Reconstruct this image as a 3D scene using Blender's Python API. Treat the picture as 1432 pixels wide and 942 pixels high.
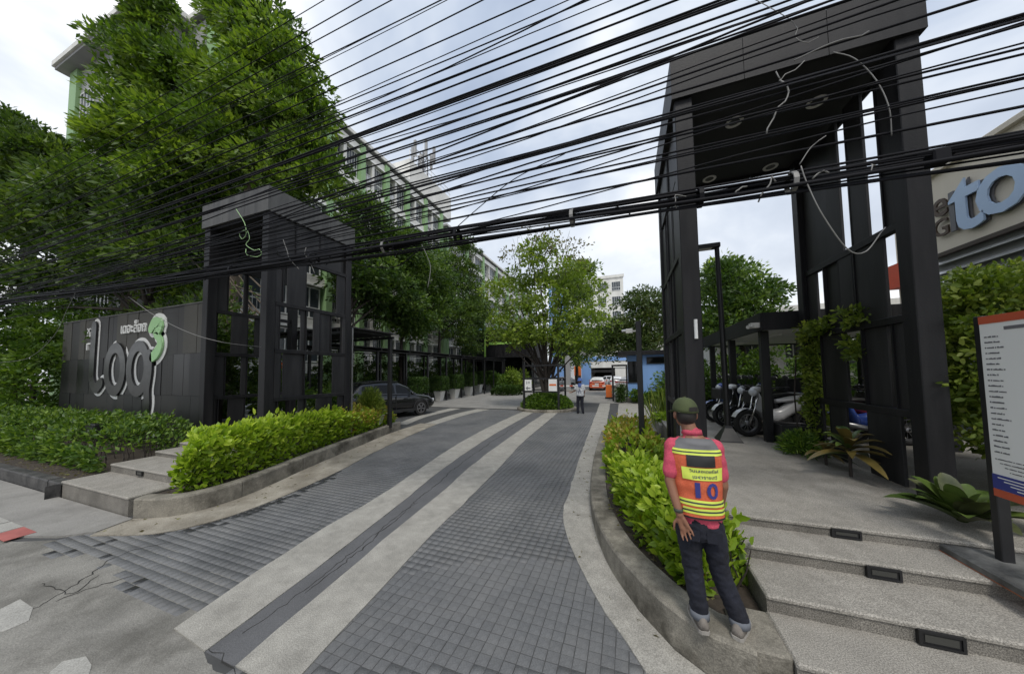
import bpy, bmesh, math, random
import numpy as np
from mathutils import Vector, Matrix, Quaternion
random.seed(7); rng = np.random.default_rng(7)
R_ = math.radians
for o in list(bpy.data.objects): bpy.data.objects.remove(o)
scene = bpy.context.scene
col = scene.collection

# ------------------------------------------------------------------ camera
FPX, PPX, PPY, CH = 432.0, 716.0, 498.0, 2.1
YAW, PITCH, ROLL = R_(20.2), R_(3.0), R_(.77)
_d = Vector((-math.sin(YAW)*math.cos(PITCH), math.cos(YAW)*math.cos(PITCH), math.sin(PITCH)))
_r0 = Vector((math.cos(YAW), math.sin(YAW), 0)); _u0 = _r0.cross(_d)
_R = _r0*math.cos(ROLL) - _u0*math.sin(ROLL); _U = _u0*math.cos(ROLL) + _r0*math.sin(ROLL)
cam_data = bpy.data.cameras.new('camera'); cam = bpy.data.objects.new('camera', cam_data); col.objects.link(cam)
cam_data.sensor_width = 36; cam_data.lens = FPX/1432*36; cam_data.shift_y = (PPY-471)/1432
cam_data.clip_start = .05; cam_data.clip_end = 3000
cam.matrix_world = Matrix(((_R.x, _U.x, -_d.x, 0), (_R.y, _U.y, -_d.y, 0), (_R.z, _U.z, -_d.z, CH), (0, 0, 0, 1)))
scene.camera = cam
def ray(x, y): return _d*FPX + _R*(x-PPX) - _U*(y-PPY)
def G(x, y, z=0): v = ray(x, y); return Vector((0, 0, CH)) + v*((z-CH)/v.z)
def at(x, y, Y): v = ray(x, y); return Vector((0, 0, CH)) + v*(Y/v.y)
def atx(x, y, X): v = ray(x, y); return Vector((0, 0, CH)) + v*(X/v.x)

# ------------------------------------------------------------------ sky, sun, exposure
SUN_EL, SUN_AZ = R_(58), R_(160)          # azimuth from +Y, clockwise: behind and to the right of the viewer
world = bpy.data.worlds.new('World'); scene.world = world; world.use_nodes = True
wn = world.node_tree; wn.nodes.clear(); W = wn.nodes.new; WL = wn.links.new
w_out = W('ShaderNodeOutputWorld'); w_mix = W('ShaderNodeMixShader'); w_a = W('ShaderNodeBackground'); w_b = W('ShaderNodeBackground')
sky = W('ShaderNodeTexSky'); sky.sky_type = 'NISHITA'; sky.sun_disc = False
sky.sun_elevation = SUN_EL; sky.sun_rotation = SUN_AZ; sky.air_density = 1.3; sky.dust_density = 2.5
w_a.inputs['Strength'].default_value = .12; WL(sky.outputs[0], w_a.inputs['Color'])
tc = W('ShaderNodeTexCoord'); sep = W('ShaderNodeSeparateXYZ'); WL(tc.outputs['Generated'], sep.inputs[0])
def wmath(op, a, b=None):
    n = W('ShaderNodeMath'); n.operation = op
    for i, v in enumerate((a, b)):
        if v is None: continue
        if isinstance(v, (int, float)): n.inputs[i].default_value = v
        else: WL(v, n.inputs[i])
    return n.outputs[0]
zc = wmath('ADD', wmath('MAXIMUM', sep.outputs[2], 0.0), .22)
cmb = W('ShaderNodeCombineXYZ'); WL(wmath('DIVIDE', sep.outputs[0], zc), cmb.inputs[0]); WL(wmath('DIVIDE', sep.outputs[1], zc), cmb.inputs[1])
nz = W('ShaderNodeTexNoise'); nz.inputs['Scale'].default_value = .95; nz.inputs['Detail'].default_value = 6; nz.inputs['Roughness'].default_value = .52; nz.inputs['Distortion'].default_value = .35
WL(cmb.outputs[0], nz.inputs['Vector'])
cr = W('ShaderNodeValToRGB'); e = cr.color_ramp.elements
e[0].position = .36; e[0].color = (.30, .37, .50, 1); e[1].position = .60; e[1].color = (.98, .98, .98, 1)
m_ = e.new(.46); m_.color = (.46, .53, .65, 1); m_ = e.new(.54); m_.color = (.70, .75, .82, 1)
WL(nz.outputs['Fac'], cr.inputs[0])
hz = W('ShaderNodeMapRange'); hz.inputs[1].default_value = .02; hz.inputs[2].default_value = .62; hz.inputs[3].default_value = .75; hz.inputs[4].default_value = 0.0
WL(sep.outputs[2], hz.inputs[0])
mx = W('ShaderNodeMix'); mx.data_type = 'RGBA'; WL(hz.outputs[0], mx.inputs[0]); WL(cr.outputs[0], mx.inputs[6]); mx.inputs[7].default_value = (.86, .88, .90, 1)
WL(mx.outputs[2], w_b.inputs['Color']); w_b.inputs['Strength'].default_value = 1.0
w_mix.inputs[0].default_value = .93
WL(w_a.outputs[0], w_mix.inputs[1]); WL(w_b.outputs[0], w_mix.inputs[2]); WL(w_mix.outputs[0], w_out.inputs[0])
sl = bpy.data.lights.new('sun', 'SUN'); sl.energy = 1.5; sl.angle = R_(14); sl.color = (1, .965, .91)
sun = bpy.data.objects.new('sun', sl); col.objects.link(sun); sun.location = (10, -10, 40)
sd = Vector((math.sin(SUN_AZ)*math.cos(SUN_EL), math.cos(SUN_AZ)*math.cos(SUN_EL), math.sin(SUN_EL)))
sun.rotation_euler = (-sd).to_track_quat('-Z', 'Y').to_euler()
vs = scene.view_settings; vs.view_transform = 'Standard'; vs.look = 'None'; vs.exposure = 0.36; vs.gamma = 1; vs.use_curve_mapping = False
scene.cycles.use_denoising = True; scene.cycles.max_bounces = 6; scene.cycles.transparent_max_bounces = 8
scene.cycles.caustics_reflective = False; scene.cycles.caustics_refractive = False

# ------------------------------------------------------------------ helpers
BASE = {}
def base_of(o): return BASE.get(o.name, Vector((0, 0, 0))) if o is not None else Vector((0, 0, 0))
def tag(o, label=None, cat=None, group=None, kind=None):
    if label: o['label'] = label
    if cat: o['category'] = cat
    if group: o['group'] = group
    if kind: o['kind'] = kind
    return o
def thing(name, label, cat, loc=(0, 0, 0), rz=0, group=None, local=False):
    o = bpy.data.objects.new(name, None); o.empty_display_size = .1; col.objects.link(o)
    o.location = loc; o.rotation_euler = (0, 0, rz); tag(o, label, cat, group)
    BASE[o.name] = Vector((0, 0, 0)) if local else Vector(loc)
    return o
class MB:
    def __init__(s): s.v = []; s.f = []; s.sm = False
    def add(s, vs, fs):
        n = len(s.v); s.v += [tuple(p) for p in vs]; s.f += [tuple(i+n for i in f) for f in fs]; return s
    def box(s, x0, x1, y0, y1, z0, z1):
        return s.add([(x0,y0,z0),(x1,y0,z0),(x1,y1,z0),(x0,y1,z0),(x0,y0,z1),(x1,y0,z1),(x1,y1,z1),(x0,y1,z1)],
                     [(0,3,2,1),(4,5,6,7),(0,1,5,4),(1,2,6,5),(2,3,7,6),(3,0,4,7)])
    def bbox(s, x0, x1, y0, y1, z0, z1, b=.01):      # box with chamfered top and vertical edges
        q = lambda i, z: [(x0+i,y0,z),(x1-i,y0,z),(x1,y0+i,z),(x1,y1-i,z),(x1-i,y1,z),(x0+i,y1,z),(x0,y1-i,z),(x0,y0+i,z)]
        t = [(x0+b,y0+b,z1),(x1-b,y0+b,z1),(x1-b,y0+b,z1),(x1-b,y1-b,z1),(x1-b,y1-b,z1),(x0+b,y1-b,z1),(x0+b,y1-b,z1),(x0+b,y0+b,z1)]
        vs = q(b, z0)+q(b, z1-b)+[(x0+b,y0+b,z1),(x1-b,y0+b,z1),(x1-b,y1-b,z1),(x0+b,y1-b,z1)]
        fs = [tuple(range(7,-1,-1))]+[(i,(i+1)%8,(i+1)%8+8,i+8) for i in range(8)]
        fs += [(8,9,17,16),(9,10,17),(10,11,18,17),(11,12,18),(12,13,19,18),(13,14,19),(14,15,16,19),(15,8,16),(16,17,18,19)]
        return s.add(vs, fs)
    def bar(s, p, q, w, h, up=(0,0,1)):               # box beam from p to q
        p = Vector(p); q = Vector(q); d = (q-p).normalized(); u = Vector(up)
        if abs(d.dot(u)) > .99: u = Vector((0,1,0))
        a = d.cross(u).normalized()*w/2; b = a.cross(d).normalized()*h/2
        return s.add([p-a-b,p+a-b,p+a+b,p-a+b,q-a-b,q+a-b,q+a+b,q-a+b], [(0,1,2,3),(7,6,5,4),(4,5,1,0),(5,6,2,1),(6,7,3,2),(7,4,0,3)])
    def tube(s, pts, r, n=6, cap=True):
        pts = [Vector(p) for p in pts]; k = len(pts)
        rs = r if isinstance(r, (list, tuple)) else [r]*k
        prev = None; vs = []
        for i, p in enumerate(pts):
            d = (pts[min(i+1,k-1)]-pts[max(i-1,0)]); d = d.normalized() if d.length > 1e-9 else Vector((0,0,1))
            if prev is None:
                a = d.orthogonal().normalized()
            else:
                a = (prev - d*prev.dot(d)); a = a.normalized() if a.length > 1e-6 else d.orthogonal().normalized()
            prev = a; b = d.cross(a)
            vs += [p+(a*math.cos(t)+b*math.sin(t))*rs[i] for t in (2*math.pi*j/n for j in range(n))]
        fs = [(i*n+j, i*n+(j+1)%n, (i+1)*n+(j+1)%n, (i+1)*n+j) for i in range(k-1) for j in range(n)]
        if cap: fs += [tuple(range(n-1,-1,-1)), tuple((k-1)*n+j for j in range(n))]
        return s.add(vs, fs)
    def loft(s, rings, cap=True, closed=True):
        n = len(rings[0]); vs = [p for r in rings for p in r]
        m = n if closed else n-1
        fs = [(i*n+j, i*n+(j+1)%n, (i+1)*n+(j+1)%n, (i+1)*n+j) for i in range(len(rings)-1) for j in range(m)]
        if cap and closed: fs += [tuple(range(n-1,-1,-1)), tuple((len(rings)-1)*n+j for j in range(n))]
        return s.add(vs, fs)
    def lathe(s, prof, c=(0,0,0), n=16, axis='z', ring=False):
        if ring: prof = list(prof)+[prof[0]]
        rings = []
        for r, h in prof:
            ring = []
            for j in range(n):
                t = 2*math.pi*j/n; x, y = r*math.cos(t), r*math.sin(t)
                p = {'z':(x,y,h),'y':(x,h,-y) if False else (y,h,x),'x':(h,x,y)}[axis]
                ring.append((p[0]+c[0], p[1]+c[1], p[2]+c[2]))
            rings.append(ring)
        return s.loft(rings, cap=not ring)
    def ell(s, c, r, n=12, m=8, rot=None):
        rings = []
        for i in range(m+1):
            ph = math.pi*(i/m) ; ph = min(max(ph,.02),math.pi-.02)
            ring = []
            for j in range(n):
                t = 2*math.pi*j/n
                p = Vector((r[0]*math.sin(ph)*math.cos(t), r[1]*math.sin(ph)*math.sin(t), -r[2]*math.cos(ph)))
                if rot is not None: p = rot @ p
                ring.append(p+Vector(c))
            rings.append(ring)
        return s.loft(rings)
    def prism(s, poly, z0, z1):                       # polygon in XY (ccw), extruded in z
        n = len(poly); a = [(p[0],p[1],z0) for p in poly]; b = [(p[0],p[1],z1) for p in poly]
        return s.add(a+b, [tuple(range(n-1,-1,-1)), tuple(range(n,2*n))]+[(i,(i+1)%n,(i+1)%n+n,i+n) for i in range(n)])
    def strip(s, A, B, z0, z1):                       # slab between two polylines of equal length
        rings = [[(a[0],a[1],z0),(b[0],b[1],z0),(b[0],b[1],z1),(a[0],a[1],z1)] for a, b in zip(A, B)]
        return s.loft(rings)
def np_mesh(name, V, quads=None, tris=None, rnd_f=None):
    me = bpy.data.meshes.new(name); V = np.asarray(V, np.float32)
    me.vertices.add(len(V)); me.vertices.foreach_set('co', V.ravel())
    idx = []; tot = []
    if quads is not None and len(quads): idx.append(np.asarray(quads, np.int32).ravel()); tot.append(np.full(len(quads), 4, np.int32))
    if tris is not None and len(tris): idx.append(np.asarray(tris, np.int32).ravel()); tot.append(np.full(len(tris), 3, np.int32))
    idx = np.concatenate(idx); tot = np.concatenate(tot)
    me.loops.add(len(idx)); me.loops.foreach_set('vertex_index', idx)
    me.polygons.add(len(tot)); me.polygons.foreach_set('loop_start', np.concatenate([[0], np.cumsum(tot)[:-1]]).astype(np.int32))
    me.polygons.foreach_set('loop_total', tot)
    me.update(calc_edges=True)
    if rnd_f is not None:
        a = me.attributes.new('rnd', 'FLOAT', 'FACE'); a.data.foreach_set('value', np.asarray(rnd_f, np.float32))
    return me
def link(name, me, m=None, parent=None, loc=(0,0,0), smooth=False):
    o = bpy.data.objects.new(name, me); col.objects.link(o); o.location = loc
    if m is not None and not me.materials: me.materials.append(m)
    if parent is not None: o.parent = parent; BASE[o.name] = base_of(parent)
    if smooth: me.shade_smooth()
    return o
def mk(mb, name='m'):
    me = bpy.data.meshes.new(name); me.from_pydata(mb.v, [], mb.f); me.update(); return me
def fixn(me):
    bm = bmesh.new(); bm.from_mesh(me); bmesh.ops.recalc_face_normals(bm, faces=bm.faces); bm.to_mesh(me); bm.free(); return me
def obj(name, mb, m, parent=None, smooth=False, local=False, sharp=None):
    """mb (world coordinates) -> one mesh object; origin at the parent's base, or at its own base when top-level"""
    V = np.array([tuple(p) for p in mb.v], float)
    if parent is not None: off = np.zeros(3) if local else np.array(base_of(parent))
    else: off = np.array([(V[:,0].min()+V[:,0].max())/2, (V[:,1].min()+V[:,1].max())/2, V[:,2].min()])
    me = bpy.data.meshes.new(name); me.from_pydata((V-off).tolist(), [], mb.f); fixn(me)
    o = link(name, me, m, parent, loc=(0,0,0) if parent is not None else off, smooth=False)
    if parent is None: BASE[o.name] = Vector(off)
    if smooth:
        me.shade_smooth()
        if sharp: me.set_sharp_from_angle(angle=R_(sharp))
    return o
def child(name, me, parent, loc=(0,0,0), rot=(0,0,0), sc=(1,1,1)):   # shared-mesh piece at a world place
    o = bpy.data.objects.new(name, me); col.objects.link(o); o.parent = parent
    o.location = Vector(loc)-base_of(parent); o.rotation_euler = rot; o.scale = sc; BASE[o.name] = base_of(parent)
    return o
def copy_tree(o, parent=None):
    c = o.copy(); col.objects.link(c); c.parent = parent
    for ch in list(o.children): copy_tree(ch, c)
    return c
def structure(o): o['kind'] = 'structure'; return o
def smooth_path(P, step=.12):                          # Catmull-Rom through 2-D/3-D points
    P = [Vector(p) for p in P]; Q = [P[0]*2-P[1]]+P+[P[-1]*2-P[-2]]; out = []
    for i in range(1, len(Q)-2):
        n = max(1, int((Q[i+1]-Q[i]).length/step))
        for k in range(n):
            t = k/n; a, b, c, d = Q[i-1], Q[i], Q[i+1], Q[i+2]
            out.append(.5*((2*b)+(c-a)*t+(2*a-5*b+4*c-d)*t*t+(3*b-a-3*c+d)*t**3))
    return out+[P[-1]]
def offset(P, t):                                       # to the left of the path direction
    out = []
    for i, p in enumerate(P):
        d = P[min(i+1,len(P)-1)]-P[max(i-1,0)]; d = Vector((d.x, d.y)).normalized()
        out.append(Vector((p.x-d.y*t, p.y+d.x*t)))
    return out
def text_mb(txt, size=1.0, extrude=0.0, spacing=1.0, bold=0.0):
    cu = bpy.data.curves.new('t', 'FONT'); cu.body = txt; cu.size = size; cu.extrude = extrude; cu.offset = bold
    cu.resolution_u = 3; cu.space_character = spacing; cu.align_x = 'CENTER'; cu.align_y = 'CENTER'
    o = bpy.data.objects.new('t', cu); col.objects.link(o)
    dg = bpy.context.evaluated_depsgraph_get(); me = o.evaluated_get(dg).to_mesh()
    mb = MB(); mb.add([tuple(v.co) for v in me.vertices], [tuple(p.vertices) for p in me.polygons])
    o.evaluated_get(dg).to_mesh_clear(); bpy.data.objects.remove(o); bpy.data.curves.remove(cu)
    return mb
def remesh(mb, voxel, smooth=6, fac=.5):                # union of overlapping solids as one continuous surface
    me = mk(mb); fixn(me); o = bpy.data.objects.new('r', me); col.objects.link(o)
    m = o.modifiers.new('r', 'REMESH'); m.mode = 'VOXEL'; m.voxel_size = voxel
    if smooth: s = o.modifiers.new('s', 'SMOOTH'); s.iterations = smooth; s.factor = fac
    dg = bpy.context.evaluated_depsgraph_get(); out = bpy.data.meshes.new_from_object(o.evaluated_get(dg))
    bpy.data.objects.remove(o); out.materials.clear(); return out

# ------------------------------------------------------------------ materials
def mat(name, c, rough=.6, var=.15, scale=2.0, bump=0.0, bscale=40.0, metal=0.0, spec=.5, c2=None, streak=False, speck=0.0, coat=0.0, dirt=0.0):
    m = bpy.data.materials.new(name); m.use_nodes = True; nt = m.node_tree; N = nt.nodes.new; L = nt.links.new
    b = nt.nodes['Principled BSDF']; b.inputs['Roughness'].default_value = rough; b.inputs['Metallic'].default_value = metal
    b.inputs['Specular IOR Level'].default_value = spec; b.inputs['Coat Weight'].default_value = coat
    t = N('ShaderNodeTexCoord'); mp = N('ShaderNodeMapping'); L(t.outputs['Object'], mp.inputs[0])
    if streak: mp.inputs['Scale'].default_value = (1, 1, .12)
    n = N('ShaderNodeTexNoise'); n.inputs['Scale'].default_value = scale; n.inputs['Detail'].default_value = 7; n.inputs['Roughness'].default_value = .62
    L(mp.outputs[0], n.inputs['Vector'])
    r = N('ShaderNodeValToRGB'); e = r.color_ramp.elements
    e[0].position = .3; e[1].position = .72
    e[0].color = (*[x*(1-var) for x in c], 1); e[1].color = (*((x for x in c2) if c2 else (min(1, x*(1+var)) for x in c)), 1)
    L(n.outputs['Fac'], r.inputs[0]); colout = r.outputs[0]
    if speck:
        n2 = N('ShaderNodeTexNoise'); n2.inputs['Scale'].default_value = 130; n2.inputs['Detail'].default_value = 2; L(t.outputs['Object'], n2.inputs['Vector'])
        mr = N('ShaderNodeMapRange'); mr.inputs[1].default_value = .36; mr.inputs[2].default_value = .64; mr.inputs[3].default_value = 1-speck; mr.inputs[4].default_value = 1+speck
        L(n2.outputs['Fac'], mr.inputs[0])
        mu = N('ShaderNodeVectorMath'); mu.operation = 'SCALE'; L(colout, mu.inputs[0]); L(mr.outputs[0], mu.inputs['Scale']); colout = mu.outputs[0]
    if dirt:
        n3 = N('ShaderNodeTexNoise'); n3.inputs['Scale'].default_value = 1.3; n3.inputs['Detail'].default_value = 9; n3.inputs['Roughness'].default_value = .72; L(mp.outputs[0], n3.inputs['Vector'])
        mr = N('ShaderNodeMapRange'); mr.inputs[1].default_value = .45; mr.inputs[2].default_value = .62; mr.inputs[3].default_value = 0; mr.inputs[4].default_value = dirt; L(n3.outputs['Fac'], mr.inputs[0])
        mi = N('ShaderNodeMix'); mi.data_type = 'RGBA'; L(mr.outputs[0], mi.inputs[0]); L(colout, mi.inputs[6]); mi.inputs[7].default_value = (c[0]*.28, c[1]*.27, c[2]*.25, 1); colout = mi.outputs[2]
    L(colout, b.inputs['Base Color'])
    nr = N('ShaderNodeMapRange'); nr.inputs[3].default_value = max(0, rough-.1); nr.inputs[4].default_value = min(1, rough+.12); L(n.outputs['Fac'], nr.inputs[0]); L(nr.outputs[0], b.inputs['Roughness'])
    if bump:
        n4 = N('ShaderNodeTexNoise'); n4.inputs['Scale'].default_value = bscale; n4.inputs['Detail'].default_value = 5; L(t.outputs['Object'], n4.inputs['Vector'])
        bp = N('ShaderNodeBump'); bp.inputs['Strength'].default_value = bump; bp.inputs['Distance'].default_value = .02; L(n4.outputs['Fac'], bp.inputs['Height']); L(bp.outputs[0], b.inputs['Normal'])
    return m
def foliage(name, dark, mid, light, rough=.45, trans=.3, spec=.35):
    m = bpy.data.materials.new(name); m.use_nodes = True; nt = m.node_tree; N = nt.nodes.new; L = nt.links.new
    b = nt.nodes['Principled BSDF']; b.inputs['Roughness'].default_value = rough; b.inputs['Specular IOR Level'].default_value = spec
    a = N('ShaderNodeAttribute'); a.attribute_name = 'rnd'
    r = N('ShaderNodeValToRGB'); e = r.color_ramp.elements; e[0].color = (*dark, 1); e[1].color = (*light, 1); e.new(.5).color = (*mid, 1)
    L(a.outputs['Fac'], r.inputs[0]); L(r.outputs[0], b.inputs['Base Color'])
    t = N('ShaderNodeBsdfTranslucent'); mul = N('ShaderNodeMix'); mul.data_type = 'RGBA'; mul.blend_type = 'MULTIPLY'; mul.inputs[0].default_value = 1
    L(r.outputs[0], mul.inputs[6]); mul.inputs[7].default_value = (1.6, 1.7, .7, 1); L(mul.outputs[2], t.inputs['Color'])
    mx = N('ShaderNodeMixShader'); mx.inputs[0].default_value = trans; L(b.outputs[0], mx.inputs[1]); L(t.outputs[0], mx.inputs[2])
    L(mx.outputs[0], nt.nodes['Material Output'].inputs[0]); return m
def glass(name, c=(.02, .025, .03), rough=.08):
    m = bpy.data.materials.new(name); m.use_nodes = True; b = m.node_tree.nodes['Principled BSDF']
    b.inputs['Base Color'].default_value = (*c, 1); b.inputs['Roughness'].default_value = rough; b.inputs['Specular IOR Level'].default_value = .45; return m
K = {}
K['char'] = mat('charcoal_paint', (.009,.009,.011), .5, .35, 5, .08, 60, spec=.25, streak=True, c2=(.024,.023,.024))
K['char2'] = mat('charcoal_panel', (.015,.015,.017), .52, .4, 4, .08, 60, spec=.28, streak=True, c2=(.040,.039,.040))
K['grey_clad'] = mat('grey_cladding', (.075,.075,.074), .6, .25, 4, .05, 60, spec=.25, streak=True, c2=(.125,.124,.12))
K['soffit'] = mat('soffit_dark', (.028,.028,.028), .6, .25, 2, spec=.3)
K['black'] = mat('black_rubber', (.012,.012,.012), .6, .2, 6)
K['blackm'] = mat('black_metal', (.011,.011,.012), .42, .2, 8, spec=.5)
K['white'] = mat('white_paint', (.78,.78,.76), .55, .06, 1.5, streak=True)
K['dirtywhite'] = mat('aged_white_paint', (.70,.69,.65), .65, .14, .8, streak=True, dirt=.10)
K['green'] = mat('green_paint', (.25,.40,.19), .55, .1, 1.2, streak=True)
K['greywall'] = mat('grey_render', (.30,.30,.30), .75, .12, .8, streak=True)
K['window'] = glass('window_glass', (.05,.06,.07), .06)
K['dkglass'] = glass('dark_glass', (.008,.009,.010), .05); K['dkglass'].node_tree.nodes['Principled BSDF'].inputs['Specular IOR Level'].default_value = .22
K['alu'] = mat('aluminium', (.55,.55,.55), .4, .05, 4, metal=.6)
K['conc'] = mat('concrete', (.30,.285,.26), .85, .22, 1.6, .25, 45, dirt=.45, speck=.12)
K['conc_lt'] = mat('pale_concrete_band', (.32,.305,.27), .85, .2, 5, .3, 60, speck=.26, dirt=.22)
K['kerb'] = mat('weathered_kerb', (.24,.22,.18), .85, .35, 3.6, .4, 40, dirt=.95, speck=.22)
K['apron'] = mat('tan_gutter_concrete', (.27,.235,.18), .85, .3, 2.0, .35, 50, c2=(.38,.35,.29), dirt=.35, speck=.2)
K['kerbblk'] = mat('black_painted_kerb', (.02,.02,.02), .6, .5, 4, .3, 40, c2=(.10,.095,.09))
K['granite'] = mat('washed_aggregate', (.30,.28,.245), .8, .22, 1.4, .35, 110, speck=.40, dirt=.38)
K['granite2'] = mat('washed_aggregate_riser', (.20,.185,.16), .8, .2, 1.8, .35, 110, speck=.5, dirt=.5)
K['street'] = mat('street_concrete', (.235,.225,.20), .85, .3, 1.6, .4, 50, speck=.22, dirt=.55)
K['path'] = mat('footpath_concrete', (.26,.25,.23), .85, .16, 1.1, .3, 50, speck=.14, dirt=.3)
K['grout'] = mat('dark_grout', (.062,.062,.061), .9, .3, 3)
K['tile'] = mat('dark_tile', (.118,.121,.124), .62, .25, 1.1, .25, 70, spec=.4, speck=.14, c2=(.165,.166,.167))
K['patch'] = mat('asphalt_patch', (.105,.105,.108), .8, .18, 2, .3, 60, speck=.15)
K['crack'] = mat('crack', (.025,.024,.022), .95, .3, 6)
K['wet'] = mat('damp_tile', (.035,.036,.038), .35, .3, 3, .2, 50)
K['soil'] = mat('soil', (.05,.038,.028), .95, .4, 6, .5, 30)
K['bark'] = mat('bark', (.10,.08,.06), .9, .35, 6, .6, 30, streak=True)
K['barkd'] = mat('dark_bark', (.045,.036,.03), .9, .35, 6, .6, 30, streak=True)
K['cream'] = mat('cream_wall', (.66,.60,.50), .7, .08, .7, streak=True)
K['paleblue'] = mat('pale_blue_letter', (.42,.55,.74), .45, .06, 2)
K['blue'] = mat('blue_wall', (.20,.36,.68), .6, .08, 1.2, streak=True)
K['redpaint'] = mat('red_paint', (.52,.07,.03), .6, .1, 2)
K['orange'] = mat('orange_paint', (.75,.17,.03), .45, .08, 3)
K['wpaint'] = mat('white_road_paint', (.34,.33,.30), .8, .15, 3, .1, 60, speck=.2)
K['rpaint'] = mat('red_kerb_paint', (.36,.11,.095), .75, .25, 3, .1, 60)
K['cable'] = mat('black_cable', (.008,.008,.010), .6, .2, 6, spec=.12)
K['cableg'] = mat('grey_cable', (.20,.195,.185), .5, .15, 6)
K['limewire'] = mat('lime_cable', (.35,.55,.25), .5, .1, 6)
K['steel'] = mat('steel', (.35,.35,.35), .35, .1, 5, metal=.9)
K['stoneblk'] = mat('dark_stone_base', (.05,.05,.05), .55, .5, 5, .2, 30, c2=(.2,.2,.19))
K['rust'] = mat('rust_orange', (.35,.10,.03), .8, .3, 5)
K['f_tree'] = foliage('tree_leaves', (.022,.050,.010), (.095,.165,.022), (.25,.34,.045), trans=.38)
K['f_tree2'] = foliage('dark_tree_leaves', (.018,.040,.010), (.060,.108,.020), (.155,.22,.040), trans=.33)
K['f_mid'] = foliage('mid_tree_leaves', (.018,.042,.012), (.062,.115,.024), (.16,.235,.045), trans=.35)
K['f_isl'] = foliage('island_tree_leaves', (.07,.115,.02), (.16,.23,.035), (.30,.37,.065), trans=.42)
K['f_isltop'] = foliage('dry_tree_leaves', (.10,.085,.04), (.15,.13,.06), (.20,.20,.07), trans=.3)
K['f_brn'] = foliage('reddish_tree_leaves', (.03,.058,.016), (.065,.105,.028), (.14,.155,.06), trans=.28)
K['f_hedge'] = foliage('hedge_leaves', (.03,.072,.012), (.085,.16,.022), (.18,.27,.035), trans=.3)
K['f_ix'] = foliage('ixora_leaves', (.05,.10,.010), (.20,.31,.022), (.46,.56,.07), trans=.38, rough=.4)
K['f_ixy'] = foliage('yellow_ixora_leaves', (.22,.20,.03), (.42,.34,.06), (.55,.42,.12), trans=.3)
K['f_fl'] = foliage('red_petals', (.35,.02,.01), (.55,.05,.02), (.65,.12,.05), trans=.2)
K['f_ivy'] = foliage('ivy_leaves', (.045,.08,.012), (.14,.20,.028), (.33,.38,.08), trans=.36)
K['f_bract'] = foliage('orange_bracts', (.5,.08,.01), (.65,.14,.02), (.7,.25,.04))
K['f_box'] = foliage('clipped_leaves', (.018,.045,.010), (.045,.09,.018), (.09,.15,.03), trans=.22)
K['f_big'] = mat('broad_leaf', (.055,.115,.022), .35, .4, 3, spec=.5, c2=(.14,.19,.04))
K['f_bigr'] = mat('bronze_leaf', (.12,.10,.03), .4, .5, 3, c2=(.26,.19,.05))
K['f_bigd'] = mat('purple_green_leaf', (.06,.075,.03), .38, .4, 4, c2=(.15,.16,.07))

# ------------------------------------------------------------------ foliage
def norm(a): return a/np.maximum(np.linalg.norm(a, axis=1, keepdims=True), 1e-9)
def leaf_mesh(name, Cn, D, Ln, wr=.42, tmpl=2, fold=.12, rnd=None):
    n = len(Cn); D = norm(D); S = norm(np.cross(D, rng.normal(size=(n,3)))); Nn = np.cross(S, D)
    Ln = Ln[:,None]; w = Ln*wr
    rnd = rng.random(n) if rnd is None else rnd
    if tmpl == 2:
        V = np.stack([Cn, Cn+D*Ln*.45+S*w*.5+Nn*w*fold, Cn+D*Ln, Cn+D*Ln*.45-S*w*.5+Nn*w*fold], 1).reshape(-1,3)
        q = np.arange(n)[:,None]*4; t = np.concatenate([q+[0,1,2], q+[0,2,3]]); return np_mesh(name, V, tris=t, rnd_f=np.concatenate([rnd, rnd]))
    V = np.stack([Cn, Cn+D*Ln*.3+S*w*.45+Nn*w*fold, Cn+D*Ln*.3-S*w*.45+Nn*w*fold, Cn+D*Ln*.33, Cn+D*Ln*.7+S*w*.4, Cn+D*Ln*.7-S*w*.4, Cn+D*Ln*.7-Nn*w*fold*.8, Cn+D*Ln-Nn*w*fold*2.2], 1).reshape(-1,3)
    q = np.arange(n)[:,None]*8
    t = np.concatenate([q+[0,1,3], q+[0,3,2], q+[4,7,6], q+[6,7,5]]); f4 = np.concatenate([q+[1,4,6,3], q+[3,6,5,2]])
    return np_mesh(name, V, quads=f4, tris=t, rnd_f=np.concatenate([rnd]*6))
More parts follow.
